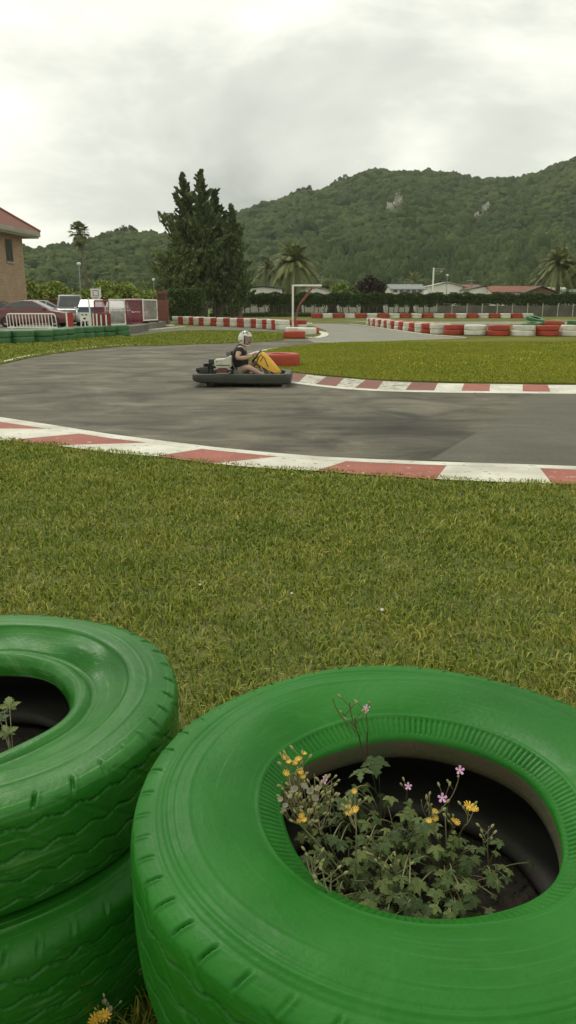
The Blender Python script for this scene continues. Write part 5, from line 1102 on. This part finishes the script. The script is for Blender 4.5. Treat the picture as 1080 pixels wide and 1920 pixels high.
def cabin(px0, px1, peave, pridge, Y, roofm, label, gable=True, wallm=None, dep=7.5, ridge=0.5, wins=2):
    x0, x1 = X(px0, Y), X(px1, Y); cx = (x0 + x1) / 2; hw = (x1 - x0) / 2; ze, zr = P(px0, peave, Y).z, P(px0, pridge, Y).z; wallm = wallm or m_wwall
    root = empty('cabin', (cx, Y, 0), label=label, cat='cabin', group='holiday homes behind the hedge')
    rx = -hw + 2 * hw * ridge
    if gable:   # gable faces the circuit
        w = MB().prism([(-hw + .25, 0), (hw - .25, 0), (hw - .25, ze), (rx, zr - .12), (-hw + .25, ze)], 0, dep); w.build('wall', wallm, parent=root)
        r = MB(); t = .09
        r.prism([(-hw, ze - .04), (rx, zr), (rx, zr + t), (-hw, ze - .04 + t)], -.35, dep + .3); r.prism([(hw, ze - .04), (hw, ze - .04 + t), (rx, zr + t), (rx, zr)], -.35, dep + .3)
    else:
        w = MB().prism([(0, 0), (dep, 0), (dep, ze), (dep / 2, zr - .12), (0, ze)], -hw + .25, hw - .25, ax='x'); w.build('wall', wallm, parent=root)
        r = MB(); t = .14
        r.prism([(-.4, ze - .08), (dep / 2, zr), (dep / 2, zr + t), (-.4, ze - .08 + t)], -hw, hw, ax='x'); r.prism([(dep + .4, ze - .08), (dep + .4, ze - .08 + t), (dep / 2, zr + t), (dep / 2, zr)], -hw, hw, ax='x')
    r.build('roof', roofm, parent=root)
    for k in range(wins):
        wx = -hw + 2 * hw * (k + 1) / (wins + 1); f = MB().box(wx - .65, wx + .65, -.05, -.002, ze - 1.65, ze - .75).build('window', wallm, parent=root)
        MB().box(wx - .58, wx + .58, -.056, -.051, ze - 1.58, ze - .82).build('pane', m_glass, parent=f)
    return root
cabin(453, 532, 541.8, 537, 122, m_trim, 'white gabled cabin with thin dark roof edge behind the hedge, just right of the conifers', wins=2)
cabin(563, 622, 545.5, 538.5, 120, m_roofw, 'white low gabled cabin partly behind the white frame arm', wins=2)
cabin(616, 684, 548.5, 544.5, 128, m_roofw, 'flat pale roofed cabin right of the one behind the white frame', False, wins=2)
cabin(684, 722, 547, 538, 140, m_roofr, 'small cabin with red tiled roof left of the grey roofed home', False, wins=1)
gh = cabin(730, 797, 542.5, 533.5, 122, m_roofg, 'white cabin with grey roof and a row of small windows', False, wins=0)
zz = P(760, 545, 122).z
for k in range(5):
    wx = -1.9 + k * .95; f = MB().box(wx - .38, wx + .38, -.05, -.002, zz - .3, zz + .25).build('window', m_wwall, parent=gh); MB().box(wx - .32, wx + .32, -.056, -.051, zz - .25, zz + .2).build('pane', m_glass, parent=f)
cabin(798, 874, 538, 529.5, 130, m_roofw, 'big white gable with pale roof edges beside the aerial', wins=2)
cabin(871, 905, 545, 534, 128, m_roofr, 'small cabin with red tiled roof between two white gables', False, wins=1)
cabin(876, 937, 543, 536, 124, m_trim, 'white gable left of the long red roof', wins=2)
cabin(918, 1008, 548, 537, 121, m_roofr, 'long cabin with faded red tiled roof', False, wins=3, dep=6)
cabin(980, 1046, 549, 537, 119, m_roofb, 'brown gabled cabin at the right end of the long red roof', True, wallm=m_roofb, wins=1)
cabin(1030, 1070, 548, 539, 135, m_roofw, 'pale roofed cabin behind the brown gable', False, wins=1)
cabin(1056, 1120, 549, 543, 126, M('green_roof', (0.10, 0.15, 0.10), (0.13, 0.18, 0.13), 2, .8), 'cabin with dull green roof at the right edge', False, wins=1)
def caravan(px, Y, w_, label, low_=1.25, hi=2.3):
    r = empty('caravan', (X(px, Y), Y, 0), label=label, cat='caravan', group='caravans seen between the hedge stems'); h = w_ / 2
    MB().prism([(-h, .45), (h, .45), (h + .1, 1.2), (h - .1, 2.35), (-h + .25, 2.45), (-h - .12, 1.3)], 0, 2.0).build('body', m_wwall, parent=r, bevel=.08)
    for q in (-.5, .35): MB().box(h * q - .4, h * q + .4, -.02, -.003, 1.3, 1.95).build('window', m_glass, parent=r)
    for q in (-.15, .15): MB().lathe([(.02, -.09), (.3, -.09), (.33, 0), (.3, .09), (.02, .09)], 16, T=Matrix.Rotation(math.pi / 2, 4, 'X')).build('wheel', m_rubber, parent=r, loc=(h * q, .12, .33))
for i, (px, w_, lb) in enumerate([(478, 4.0, 'white caravan under the left white gable between stems'), (590, 3.6, 'white caravan seen just right of the white frame pole'), (655, 3.2, 'white caravan seen under the flat pale roof'), (745, 3.4, 'white caravan seen under the grey roofed home'), (800, 3.0, 'white caravan under the aerial')]): caravan(px, HY + 3.2, w_, lb)
for i, (px, w_, lb) in enumerate([(886, 4.6, 'white caravan roof showing above the grey wall below the white gable'), (968, 3.4, 'white caravan showing above the grey wall, left of the brown gable'), (1004, 4.2, 'white caravan showing above the grey wall below the brown gable')]): caravan(px, HY - 0.1 + 2.2, w_, lb)
# clipped hedge block by the brick wall
Y = 82; hedge('hedge', X(317, Y), X(377, Y), Y, Y + 2.6, 0, P(340, 544, Y).z, 'square clipped green hedge block between the brick wall and the conifers', 9000, .2, 6, None, .05)
Y = 84; bushy('bush', X(316, Y), Y - 2, 2.6, P(316, 556, Y).z, 2, 2200, .22, m_bushd, 'loose green bush against the left end of the clipped hedge block', 'bush', None, 91, trunk=False)
# ------------------------------------------------------------------ white frame, aerial, lamps
Y = G(549, 616).y; b = G(549, 616)
g = empty('gantry', (b.x, b.y, 0), label='tall white pole with a horizontal arm and a rusty brace at the hairpin', cat='gantry'); zt = P(549, 535.5, Y).z; s_ = Y / F
MB().tube([(0, 0, 0), (0, 0, zt + .06)], 0.075, 10).build('pole', m_wwall, parent=g)
MB().tube([(-.07, 0, zt), (52 * s_, 0, zt)], 0.065, 10).build('arm', m_wwall, parent=g)
MB().tube([(35 * s_, -.02, zt - .12), (24 * s_, -.05, zt - .75), (12 * s_, -.08, zt - 1.3), (7 * s_, -.1, zt - 2.0), (3 * s_, -.09, 0.55)], 0.06, 8).build('brace', M('rusty_red', (0.26, 0.10, 0.07), (0.16, 0.07, 0.05), 5, .9), parent=g)
MB().tube([(30 * s_, .05, zt - .3), (14 * s_, .0, zt - 1.1), (4 * s_, .08, 0.9)], 0.035, 8).build('cable', M('rusty_red', (0.26, 0.10, 0.07)), parent=g)
Y = 118; a = empty('aerial_mast', (X(810, Y), Y, 0), label='pale television aerial mast with side arms above the big white gable', cat='aerial'); zt = P(810, 502, Y).z
MB().tube([(0, 0, 0), (0, 0, zt)], .12, 8).build('mast', m_wwall, parent=a)
for z_, L_ in ((zt - .15, 1.6), (zt - .45, 1.0)): MB().box(-.1, L_, -.03, .03, z_ - .05, z_ + .05).build('arm', m_metal, parent=a)
MB().box(1.0, 1.3, -.1, .1, zt - .65, zt - .3).build('receiver', m_metal, parent=a)
for i, (px, ptop, Y, lb) in enumerate([(882, 522, 126, 'small forked aerial above the small red roof'), (757, 525, 130, 'small aerial behind the grey roofed home'), (603, 516, 150, 'thin pole above the trees right of the large palm')]):
    z_ = P(px, ptop, Y).z; a = empty('aerial', (X(px, Y), Y, 0), label=lb, cat='aerial', group='small aerials on the holiday homes'); MB().tube([(0, 0, 0), (0, 0, z_)], .05, 6).build('mast', m_metal, parent=a)
    MB().box(-.9, .5, -.02, .02, z_ - .35, z_ - .28).box(-.6, .3, -.02, .02, z_ - .75, z_ - .68).build('arm', m_metal, parent=a)
def lamp(px, ptop, Y, label):
    z_ = P(px, ptop, Y).z; a = empty('street_lamp', (X(px, Y), Y, 0), label=label, cat='street lamp', group='street lamps')
    MB().tube([(0, 0, 0), (0, 0, z_)], [.07, .045], 8).build('pole', m_metal, parent=a)
    MB().lathe([(.02, z_ - .05), (.14, z_), (.20, z_ + .08), (.18, z_ + .18), (.10, z_ + .24), (.02, z_ + .25)], 16).build('globe', m_wwall, parent=a, smooth=True)
lamp(153, 497, 72, 'white globe street lamp behind the parked cars beside the tall palm'); lamp(290, 526, 98, 'thin white globe lamp far behind the brick pillar'); lamp(836, 517, 125, 'small white globe lamp right of the aerial mast')
# ------------------------------------------------------------------ brick house at the left
m_brick = bpy.data.materials.new('tan_brick'); m_brick.use_nodes = True; t = m_brick.node_tree; p = t.nodes['Principled BSDF']; p.inputs['Roughness'].default_value = .9
br = t.nodes.new('ShaderNodeTexBrick'); br.inputs['Color1'].default_value = (0.40, 0.27, 0.16, 1); br.inputs['Color2'].default_value = (0.31, 0.20, 0.115, 1); br.inputs['Mortar'].default_value = (0.40, 0.34, 0.26, 1); br.inputs['Scale'].default_value = 1; br.inputs['Brick Width'].default_value = .3; br.inputs['Row Height'].default_value = .12; br.inputs['Mortar Size'].default_value = .012
tc = t.nodes.new('ShaderNodeTexCoord'); sx = t.nodes.new('ShaderNodeSeparateXYZ'); cb = t.nodes.new('ShaderNodeCombineXYZ'); ad = t.nodes.new('ShaderNodeMath'); t.links.new(tc.outputs['Object'], sx.inputs[0]); t.links.new(sx.outputs[0], ad.inputs[0]); t.links.new(sx.outputs[1], ad.inputs[1]); t.links.new(ad.outputs[0], cb.inputs[0]); t.links.new(sx.outputs[2], cb.inputs[1]); t.links.new(cb.outputs[0], br.inputs['Vector'])
nz = t.nodes.new('ShaderNodeTexNoise'); nz.inputs['Scale'].default_value = 1.3; nz.inputs['Detail'].default_value = 6; mr = t.nodes.new('ShaderNodeMapRange'); mr.inputs[3].default_value = .75; mr.inputs[4].default_value = 1.25; t.links.new(tc.outputs['Object'], nz.inputs['Vector']); t.links.new(nz.outputs[0], mr.inputs[0]); vm = t.nodes.new('ShaderNodeVectorMath'); vm.operation = 'SCALE'; t.links.new(br.outputs[0], vm.inputs[0]); t.links.new(mr.outputs[0], vm.inputs['Scale']); t.links.new(vm.outputs[0], p.inputs['Base Color'])
c1, c0 = P(52, 572, 62), P(-60, 572, 53)      # the visible wall runs from c0 (near, left) to c1 (far corner, right)
c1.z = c0.z = 0; d = (c1 - c0).normalized(); nrm = Vector((d.y, -d.x, 0)); ang = math.atan2(d.y, d.x); LW = (c1 - c0).length
house = empty('brick_house', (c1.x, c1.y, 0), ang, label='tan brick house with red tiled roof and pale deep eaves at the left edge', cat='house')
ze = P(50, 446, 62).z
HB, HD = -16.0, 11.0          # wall spans local x HB..0, depth y 0..HD
wl = MB().box(HB, 0, 0, HD, 0, ze); wl.build('wall', m_brick, parent=house)
m_eave = M('pale_eave', (0.40, 0.37, 0.29), (0.30, 0.27, 0.21), 1.2, .9, .01, 20)
ev = MB(); ev.box(HB - .9, .95, -.95, HD + .9, ze, ze + .12); ev.box(HB - 1.0, 1.05, -1.05, HD + 1.0, ze + .12, ze + .50)
ev.build('eaves', m_eave, parent=house, bevel=.015)
m_tile = bpy.data.materials.new('roof_tiles'); m_tile.use_nodes = True; t = m_tile.node_tree; p = t.nodes['Principled BSDF']; p.inputs['Roughness'].default_value = .85
wv = t.nodes.new('ShaderNodeTexWave'); wv.inputs['Scale'].default_value = 1.6; wv.inputs['Distortion'].default_value = .6; wv.bands_direction = 'X'; tc = t.nodes.new('ShaderNodeTexCoord'); t.links.new(tc.outputs['Object'], wv.inputs['Vector'])
rp_ = t.nodes.new('ShaderNodeValToRGB'); rp_.color_ramp.elements[0].color = (0.13, 0.045, 0.03, 1); rp_.color_ramp.elements[1].color = (0.24, 0.085, 0.06, 1); t.links.new(wv.outputs[0], rp_.inputs[0]); t.links.new(rp_.outputs[0], p.inputs['Base Color'])
a0, a1, b0, b1, zr0 = HB - 1.0, 1.05, -1.05, HD + 1.0, ze + .50; zr1 = zr0 + 4.6; hw_ = (b1 - b0) / 2; mid = (b0 + b1) / 2
r = MB(); q = [(a0, b0, zr0), (a1, b0, zr0), (a1, b1, zr0), (a0, b1, zr0), (a0 + hw_, mid, zr1), (a1 - hw_, mid, zr1)]
r.poly([q[0], q[1], q[5], q[4]]); r.poly([q[1], q[2], q[5]]); r.poly([q[2], q[3], q[4], q[5]]); r.poly([q[3], q[0], q[4]]); r.poly([q[0], q[3], q[2], q[1]]); r.build('roof', m_tile, parent=house)
MB().tube([(a1, b0, zr0 + .03), (a1 - hw_, mid, zr1 + .03)], .11, 8).build('hip_ridge', m_roofr, parent=house)
for wx in (-2.35, -5.0, -7.6):
    zc = P(15, 470, 60).z
    f = MB().box(wx - .55, wx + .55, -.03, .02, zc - .80, zc + .80).build('window', M('brown_frame', (0.10, 0.07, 0.05), (0.14, 0.10, 0.07), 4, .7), parent=house)
    MB().box(wx - .47, wx - .03, -.036, -.031, zc - .72, zc + .72).box(wx + .03, wx + .47, -.036, -.031, zc - .72, zc + .72).build('pane', m_glass, parent=f)
    MB().box(wx - .62, wx + .62, -.10, -.001, zc - .92, zc - .81).build('sill', m_eave, parent=f)
# ------------------------------------------------------------------ parked cars
m_tyre = m_rubber; m_lampc = M('lamp_glass', (0.5, 0.48, 0.42), (0.42, 0.40, 0.36), 5, .15); m_tail = M('tail_lamp', (0.30, 0.02, 0.02), (0.22, 0.02, 0.02), 5, .2)
SH = {'saloon': dict(L=4.4, W=1.75, body=[(-2.18, .35), (-2.2, .62), (-2.12, .92), (-1.55, 1.0), (.95, .95), (1.9, .80), (2.17, .62), (2.2, .38), (2.1, .22), (-2.1, .22)], top=[(-1.6, .97), (-.95, 1.36), (-.45, 1.45), (.15, 1.43), (1.15, .93)], pil=.12),
      'hatch': dict(L=4.0, W=1.72, body=[(-1.97, .35), (-1.98, .70), (-1.9, 1.0), (.9, .98), (1.75, .84), (1.96, .64), (1.98, .38), (1.9, .22), (-1.9, .22)], top=[(-1.92, .97), (-1.55, 1.46), (-.9, 1.52), (.1, 1.49), (1.05, .96)], pil=.12),
      'van': dict(L=4.3, W=1.8, body=[(-2.12, .38), (-2.14, .8), (-2.1, 1.08), (1.2, 1.06), (1.95, .92), (2.12, .68), (2.14, .4), (2.05, .25), (-2.05, .25)], top=[(-2.1, 1.05), (-1.95, 1.76), (-1.2, 1.84), (.55, 1.80), (1.45, 1.04)], pil=.14)}
def car(kind, x, y, z, rz, paintm, label, roofm=None, stripe=None):
    s = SH[kind]; root = empty('parked_car', (x, y, z), rz, label=label, cat='car', group='cars parked behind the green tyres'); hw = s['W'] / 2
    b = MB(); body = s['body']
    ins = [(a * .985, c) for a, c in body]
    b.prism(body, -hw + .10, hw - .10); b.prism(ins, -hw + .10, -hw, s1=[(a * .96, c * .97 + .02) for a, c in body]); b.prism([(a * .96, c * .97 + .02) for a, c in body], hw, hw - .10, s1=ins)
    b.build('body', paintm, parent=root, bevel=.035)
    tp = s['top']; zt = max(c for _, c in tp); zb_ = tp[0][1]
    yy = lambda c: hw - .06 - .16 * (c - zb_) / (zt - zb_)
    g = MB(); n = len(tp); g.v += [(a, -yy(c), c) for a, c in tp] + [(a, yy(c), c) for a, c in tp]; g.f += [tuple(range(n)), tuple(range(2 * n - 1, n - 1, -1))] + [(k, n + k, n + k + 1, k + 1) for k in range(n - 1)]; g.m += [0] * (n + 1)
    gh_ = g.build('cabin_shell', roofm or paintm, parent=root, bevel=.03)
    cxm = sum(a for a, _ in tp) / n; czm = (zt + zb_) / 2
    shr = lambda a, c, k=.80: (cxm + (a - cxm) * (k + .03), czm + .02 + (c - czm) * (k - .08))
    w = [shr(a, c) for a, c in tp]; split = .05
    left = [p_ for p_ in w if p_[0] < split - .05]; right = [p_ for p_ in w if p_[0] > split + .05]; zmid = lambda xx: float(np.interp(xx, [p_[0] for p_ in w], [p_[1] for p_ in w])); bot = w[0][1]
    for sg in (-1, 1):
        for poly in (left + [(split - .04, zmid(split)), (split - .04, bot)], [(split + .04, bot), (split + .04, zmid(split))] + right):
            MB().poly([(a, sg * (yy(c) + .012), c) for a, c in poly]).build('side_window', m_glass, parent=root)
    for (p0, p1, nm) in ((tp[-2], tp[-1], 'windscreen'), (tp[0], tp[1], 'rear_window')):
        dx_, dz_ = p1[0] - p0[0], p1[1] - p0[1]; l_ = math.hypot(dx_, dz_); nx_, nz_ = -dz_ / l_ * .012, dx_ / l_ * .012
        q = [(p0[0] + dx_ * t + nx_, p0[1] + dz_ * t + nz_) for t in (.10, .90)]
        MB().quad((q[0][0], -yy(q[0][1]) + .12, q[0][1]), (q[0][0], yy(q[0][1]) - .12, q[0][1]), (q[1][0], yy(q[1][1]) - .12, q[1][1]), (q[1][0], -yy(q[1][1]) + .12, q[1][1])).build(nm, m_glass, parent=root)
    for wx in (-s['L'] * .30, s['L'] * .31):
        for sg in (-1, 1): wheel(wx, sg * (hw - .08), .31, .2, root)
    fx = body[6][0] if kind != 'hatch' else body[5][0]
    for sg in (-1, 1):
        MB().box(max(a for a, _ in body) - .12, max(a for a, _ in body) - .02, sg * (hw - .38) - .18, sg * (hw - .38) + .18, .60, .74).build('headlight', m_lampc, parent=root, bevel=.02)
        MB().box(min(a for a, _ in body) - .012, min(a for a, _ in body) + .08, sg * (hw - .28) - .12, sg * (hw - .28) + .12, .72, .92).build('tail_lamp', m_tail, parent=root, bevel=.02)
        MB().box(.75, .95, sg * (hw + .06) - .07, sg * (hw + .06) + .07, .95, 1.08).build('mirror', paintm, parent=root, bevel=.02)
    if stripe: MB().box(max(a for a, _ in body) - .001, max(a for a, _ in body) + .02, -hw + .1, hw - .1, .78, .95).box(1.0, 1.95, -hw + .12, hw - .12, .98, 1.075).build('blue_band', stripe, parent=root)
    return root
def cp(n, c, d=None): return M(n, c, d or tuple(q * .9 for q in c), 1.5, .28, coat=.6)
cm = cp('maroon_car_paint', (0.15, 0.022, 0.024)); cs = cp('silver_car_paint', (0.42, 0.42, 0.39)); cg = cp('grey_car_paint', (0.13, 0.13, 0.12)); cd = cp('dark_car_paint', (0.06, 0.035, 0.035)); cw = cp('white_car_paint', (0.66, 0.66, 0.60)); cb_ = cp('blue_car_paint', (0.05, 0.10, 0.16))
car('saloon', X(62, 44.5), 44.5, TZ, 0.03, cm, 'maroon saloon parked side-on behind the white crowd barrier', roofm=None)
car('hatch', X(86, 51), 51, TZ, 0.25, cs, 'silver hatchback parked behind the maroon saloon')
car('van', X(132, 50), 50, TZ, -1.30, cg, 'grey people carrier facing the circuit behind the maroon saloon')
car('hatch', X(172, 47.5), 47.5, TZ + .02, -1.36, cw, 'white car with a blue band across its bonnet, facing the circuit', stripe=cb_)
car('hatch', X(2, 53), 53, TZ, 0.1, cd, 'dark car at the left edge behind the maroon saloon')
car('hatch', X(220, 52), 52, TZ, -1.36, cg, 'grey car seen through the first white netted panel')
car('van', X(252, 55), 55, TZ - .2, -1.38, cm, 'maroon car seen through the red netted panel')
# ------------------------------------------------------------------ barriers, panels and signs on the terrace edge
def on(px, Y): return Vector((X(px, Y), Y, TZ))
def crowd(px0, px1, Y, ztop, zbot, nbar, label):
    a, b = on(px0, Y), on(px1, Y); w = b.x - a.x; r = empty('crowd_barrier', (a.x, Y, TZ), label=label, cat='barrier'); zt, z0 = P(px0, ztop, Y).z - TZ, P(px0, zbot, Y).z - TZ
    MB().tube([(0.02, 0, z0), (0, 0, zt - .14), (.04, 0, zt - .04), (.14, 0, zt), (w - .14, 0, zt), (w - .04, 0, zt - .04), (w, 0, zt - .14), (w + .06, 0, z0), ], .035, 8, closed=True).build('frame', m_wwall, parent=r)
    for k in range(nbar): x_ = w * (k + 1) / (nbar + 1); MB().tube([(x_, 0, z0 + .02), (x_ - .03, 0, zt - .02)], .022, 6).build('bar', m_wwall, parent=r)
    for x_ in (.3, w - .3): MB().tube([(x_, -.3, .02), (x_, .3, .02)], .025, 6).tube([(x_, 0, .02), (x_, 0, z0 + .05)], .025, 6).build('foot', m_wwall, parent=r)
crowd(10, 102, 41, 588.5, 614, 14, 'white tubular crowd barrier with upright bars before the maroon saloon')
m_redp = M('bright_red_panel', (0.42, 0.035, 0.025), (0.34, 0.03, 0.025), 2, .6)
def board(px0, px1, p0, p1, Y, mats_, name, label, cat, split=None, depth=.06):
    a = on(px0, Y); w = X(px1, Y) - a.x; r = empty(name, (a.x, Y, TZ), label=label, cat=cat); z0, z1_ = P(px0, p1, Y).z - TZ, P(px0, p0, Y).z - TZ; return r, w, z0, z1_
r, w, z0, z1_ = board(122, 135, 586, 612, 41.5, None, 'board', 'narrow bright red board with a white left edge right of the crowd barrier', 'board')
MB().box(w * .25, w, -.05, .05, 0, z1_).build('panel', m_redp, parent=r); MB().box(0, w * .22, -.04, .06, 0, z1_).build('post', m_wwall, parent=r)
r, w, z0, z1_ = board(149, 165, 586, 612, 41.2, None, 'notice_stand', 'small white notice stand with dark marks and two open gaps below', 'sign')
for x_ in (0, w * .46, w * .93): MB().box(x_, x_ + .045, -.03, .03, 0, z1_ * .5).build('leg', m_wwall, parent=r)
MB().box(0, w + .02, -.035, .035, z1_ * .48, z1_).build('panel', m_wwall, parent=r); MB().box(w * .15, w * .42, -.045, -.036, z1_ * .82, z1_ * .9).box(w * .58, w * .85, -.045, -.036, z1_ * .82, z1_ * .9).box(w * .36, w * .66, -.045, -.036, z1_ * .58, z1_ * .68).build('printed_marks', m_black, parent=r)
Y = 41.0; a = on(166, Y); r = empty('picket_barrier', (a.x, Y, TZ), label='white upright pickets before a red sheet, right of the notice stand', cat='barrier'); s_ = Y / F
MB().box(3 * s_, 38 * s_, .05, .08, 0, P(180, 588, Y).z - TZ).build('red_sheet', M('red_sheet', (0.26, 0.03, 0.03), (0.20, 0.025, 0.025), 2, .7), parent=r)
for px, w_ in ((0, 1.4), (6, 2.2), (12, 2.6), (20, 2.2), (29, 2.6)): MB().box(px * s_, (px + w_) * s_, -.02, .03, 0, P(180, 588 + (px % 3), Y).z - TZ).build('picket', m_wwall, parent=r)
MB().box(0, 40 * s_, -.03, .04, P(0, 613, Y).z - TZ, P(0, 611.3, Y).z - TZ).build('bottom_rail', m_wwall, parent=r)
r = empty('white_post', (X(168.5, 43), 43, TZ), label='tall thin white post before the white car', cat='post'); MB().tube([(0, 0, 0), (-.05, 0, P(168, 559, 43).z - TZ)], .04, 8).build('pole', m_wwall, parent=r)
m_netw = M('white_net', (0.55, 0.55, 0.50), (0.35, 0.35, 0.33), 2.5, .8, alpha=.55); m_netr = M('red_net', (0.26, 0.045, 0.06), (0.18, 0.035, 0.05), 2.5, .8, alpha=.72)
for i, (x0, x1, pt, pb, Y0, Y1, red_, lb) in enumerate([(177, 204, 564, 612, 43.5, 44, 1, 'leftmost netted panel, red, standing before the white car'), (204.5, 233.5, 562, 609, 44, 45.5, 0, 'white framed panel with pale net, the left one of two'), (236, 265, 563.5, 606, 45.7, 47.5, 1, 'red framed panel with dark red net between the two white ones'), (268, 294, 562.5, 601, 48, 50.5, 0, 'white framed panel with pale net, the right one beside the brick wall')]):
    a, b = P(x0, 572, Y0), P(x1, 572, Y1); zt, z0 = P(x0, pt, Y0).z - TZ, max(P(x0, pb, Y0).z - TZ, .04); w = math.hypot(b.x - a.x, b.y - a.y)
    r = empty('netted_panel', (a.x, a.y, TZ), math.atan2(b.y - a.y, b.x - a.x), label=lb, cat='panel', group='netted panels beside the car park'); fm = m_wwall if not red_ else M('dark_red_frame', (0.24, 0.03, 0.04), (0.18, 0.03, 0.035), 3, .6)
    for p_, q_ in (((0, 0, z0 - .04), (0, 0, zt)), ((0, 0, zt), (w, 0, zt)), ((w, 0, zt), (w, 0, z0 - .04)), ((w, 0, z0), (0, 0, z0))): MB().tube([p_, q_], .04, 8).build('frame_bar', fm, parent=r)
    V = [(w * u / 12, .05 * math.sin(u * 1.7 + v) + .03 * math.cos(v * 2.1), z0 + (zt - z0) * v / 8) for u in range(13) for v in range(9)]; Fc = [(u * 9 + v, (u + 1) * 9 + v, (u + 1) * 9 + v + 1, u * 9 + v + 1) for u in range(12) for v in range(8)]
    link('net', npmesh('net', V, Fc, m_netr if red_ else m_netw, smooth=True), r)
m_brk = M('red_brick', (0.24, 0.095, 0.07), (0.17, 0.07, 0.055), 5, .9, .02, 30)
Y = 61; r = empty('brick_wall', (X(296, Y), Y, TZ), label='short red brick wall at the end of the netted panels', cat='wall'); s_ = Y / F
MB().box(0, 18 * s_, 0, .3, -.4, P(0, 562.5, Y).z - TZ).build('wall', m_brk, parent=r); 
r = empty('brick_pillar', (X(303, Y + .5), Y + .55, 0), label='darker brick pillar rising behind the short red brick wall', cat='pillar')
MB().box(-.32, .32, 0, .6, 0, P(0, 548, Y).z - .1).build('shaft', M('brown_brick', (0.12, 0.06, 0.045), (0.09, 0.045, 0.035), 5, .9), parent=r); MB().box(-.38, .38, -.06, .66, P(0, 548, Y).z - .1, P(0, 546, Y).z).build('cap', m_brk, parent=r)
Y = 57.5; x0, x1 = X(50, Y), X(296, Y); r = empty('low_wall', ((x0 + x1) / 2, Y, 0), label='low reddish brown wall with a pale cap behind the parked cars', cat='wall'); h_ = P(0, 563, Y).z
MB().box(-(x1 - x0) / 2, (x1 - x0) / 2, 0, .2, 0, h_).build('wall', M('reddish_boards', (0.13, 0.055, 0.045), (0.09, 0.04, 0.035), 2, .9), parent=r); MB().box(-(x1 - x0) / 2, (x1 - x0) / 2, -.04, .24, h_, h_ + .06).build('cap', m_brk, parent=r)
Y = 56; b = on(181, Y); r = empty('basketball_hoop', (b.x, Y, TZ), label='white basketball backboard on a post in front of the fresh green trees', cat='backboard'); s_ = Y / F; z0, z1_ = P(0, 560, Y).z - TZ, P(0, 541, Y).z - TZ
MB().tube([(0, .1, 0), (0, .1, z1_ - .2)], .07, 8).build('post', m_metal, parent=r); MB().prism([(-9 * s_, z0 + .12), (-5 * s_, z0 - .1), (6 * s_, z0 - .1), (9.5 * s_, z0 + .12), (9.5 * s_, z1_), (-9 * s_, z1_)], -.03, .03).build('backboard', m_wwall, parent=r)
m = MB(); zc = (z0 + z1_) / 2 + .03; q = .20; t_ = .035
for a_ in ((-q, q, zc - q, zc - q + t_), (-q, q, zc + q - t_, zc + q), (-q, -q + t_, zc - q, zc + q), (q - t_, q, zc - q, zc + q)): m.box(a_[0], a_[1], -.036, -.031, a_[2], a_[3])
m.build('target_square', m_black, parent=r)
MB().tube([(0.22 * math.cos(a), -.28 + .22 * math.sin(a), zc - .3) for a in [k * math.pi / 8 for k in range(16)]], .014, 6, closed=True).build('ring', m_redp, parent=r)
# ridge-line trees standing clear of the hills
for i, (px, Y, w_, h_, mt) in enumerate([(200, 556, 9, 8, m_bushd), (212, 556, 8, 7, m_bushd), (226, 556, 10, 9, m_bushd), (240, 556, 9, 9, m_bushd), (248, 556, 6, 8, m_bushd)]):
    p = posL(px, 1.0); bushy('ridge_tree', p.x, p.y, w_, h_, w_, 900, .9, m_woodl, f'{ORD[i]} tree from left in the row standing on the low hill ridge', 'tree', 'trees on the low hill ridge', 120 + i, z0=p.z - 1, clumps=12)
for i, px in enumerate((560, 570, 580, 628, 638, 646)):
    p = posR(px, 1.0); bushy('ridge_tree', p.x, p.y, 8, 12, 8, 900, 1.1, m_wood, f'{ORD[i]} tree from left breaking the skyline of the big hill', 'tree', 'trees on the big hill ridge', 140 + i, z0=p.z - 1, clumps=12)
# ------------------------------------------------------------------ the damp air
hz = MB().box(-1100, 1500, -60, 1300, -1, 260).build('haze'); tag(hz, kind='stuff')
hm = bpy.data.materials.new('damp_air'); hm.use_nodes = True; t = hm.node_tree; t.nodes.clear()
vo = t.nodes.new('ShaderNodeOutputMaterial'); vp = t.nodes.new('ShaderNodeVolumePrincipled'); vp.inputs['Density'].default_value = 0.00013; vp.inputs['Color'].default_value = (0.93, 0.96, 0.93, 1); vp.inputs['Anisotropy'].default_value = 0.2
t.links.new(vp.outputs[0], vo.inputs['Volume']); hz.data.materials.append(hm)
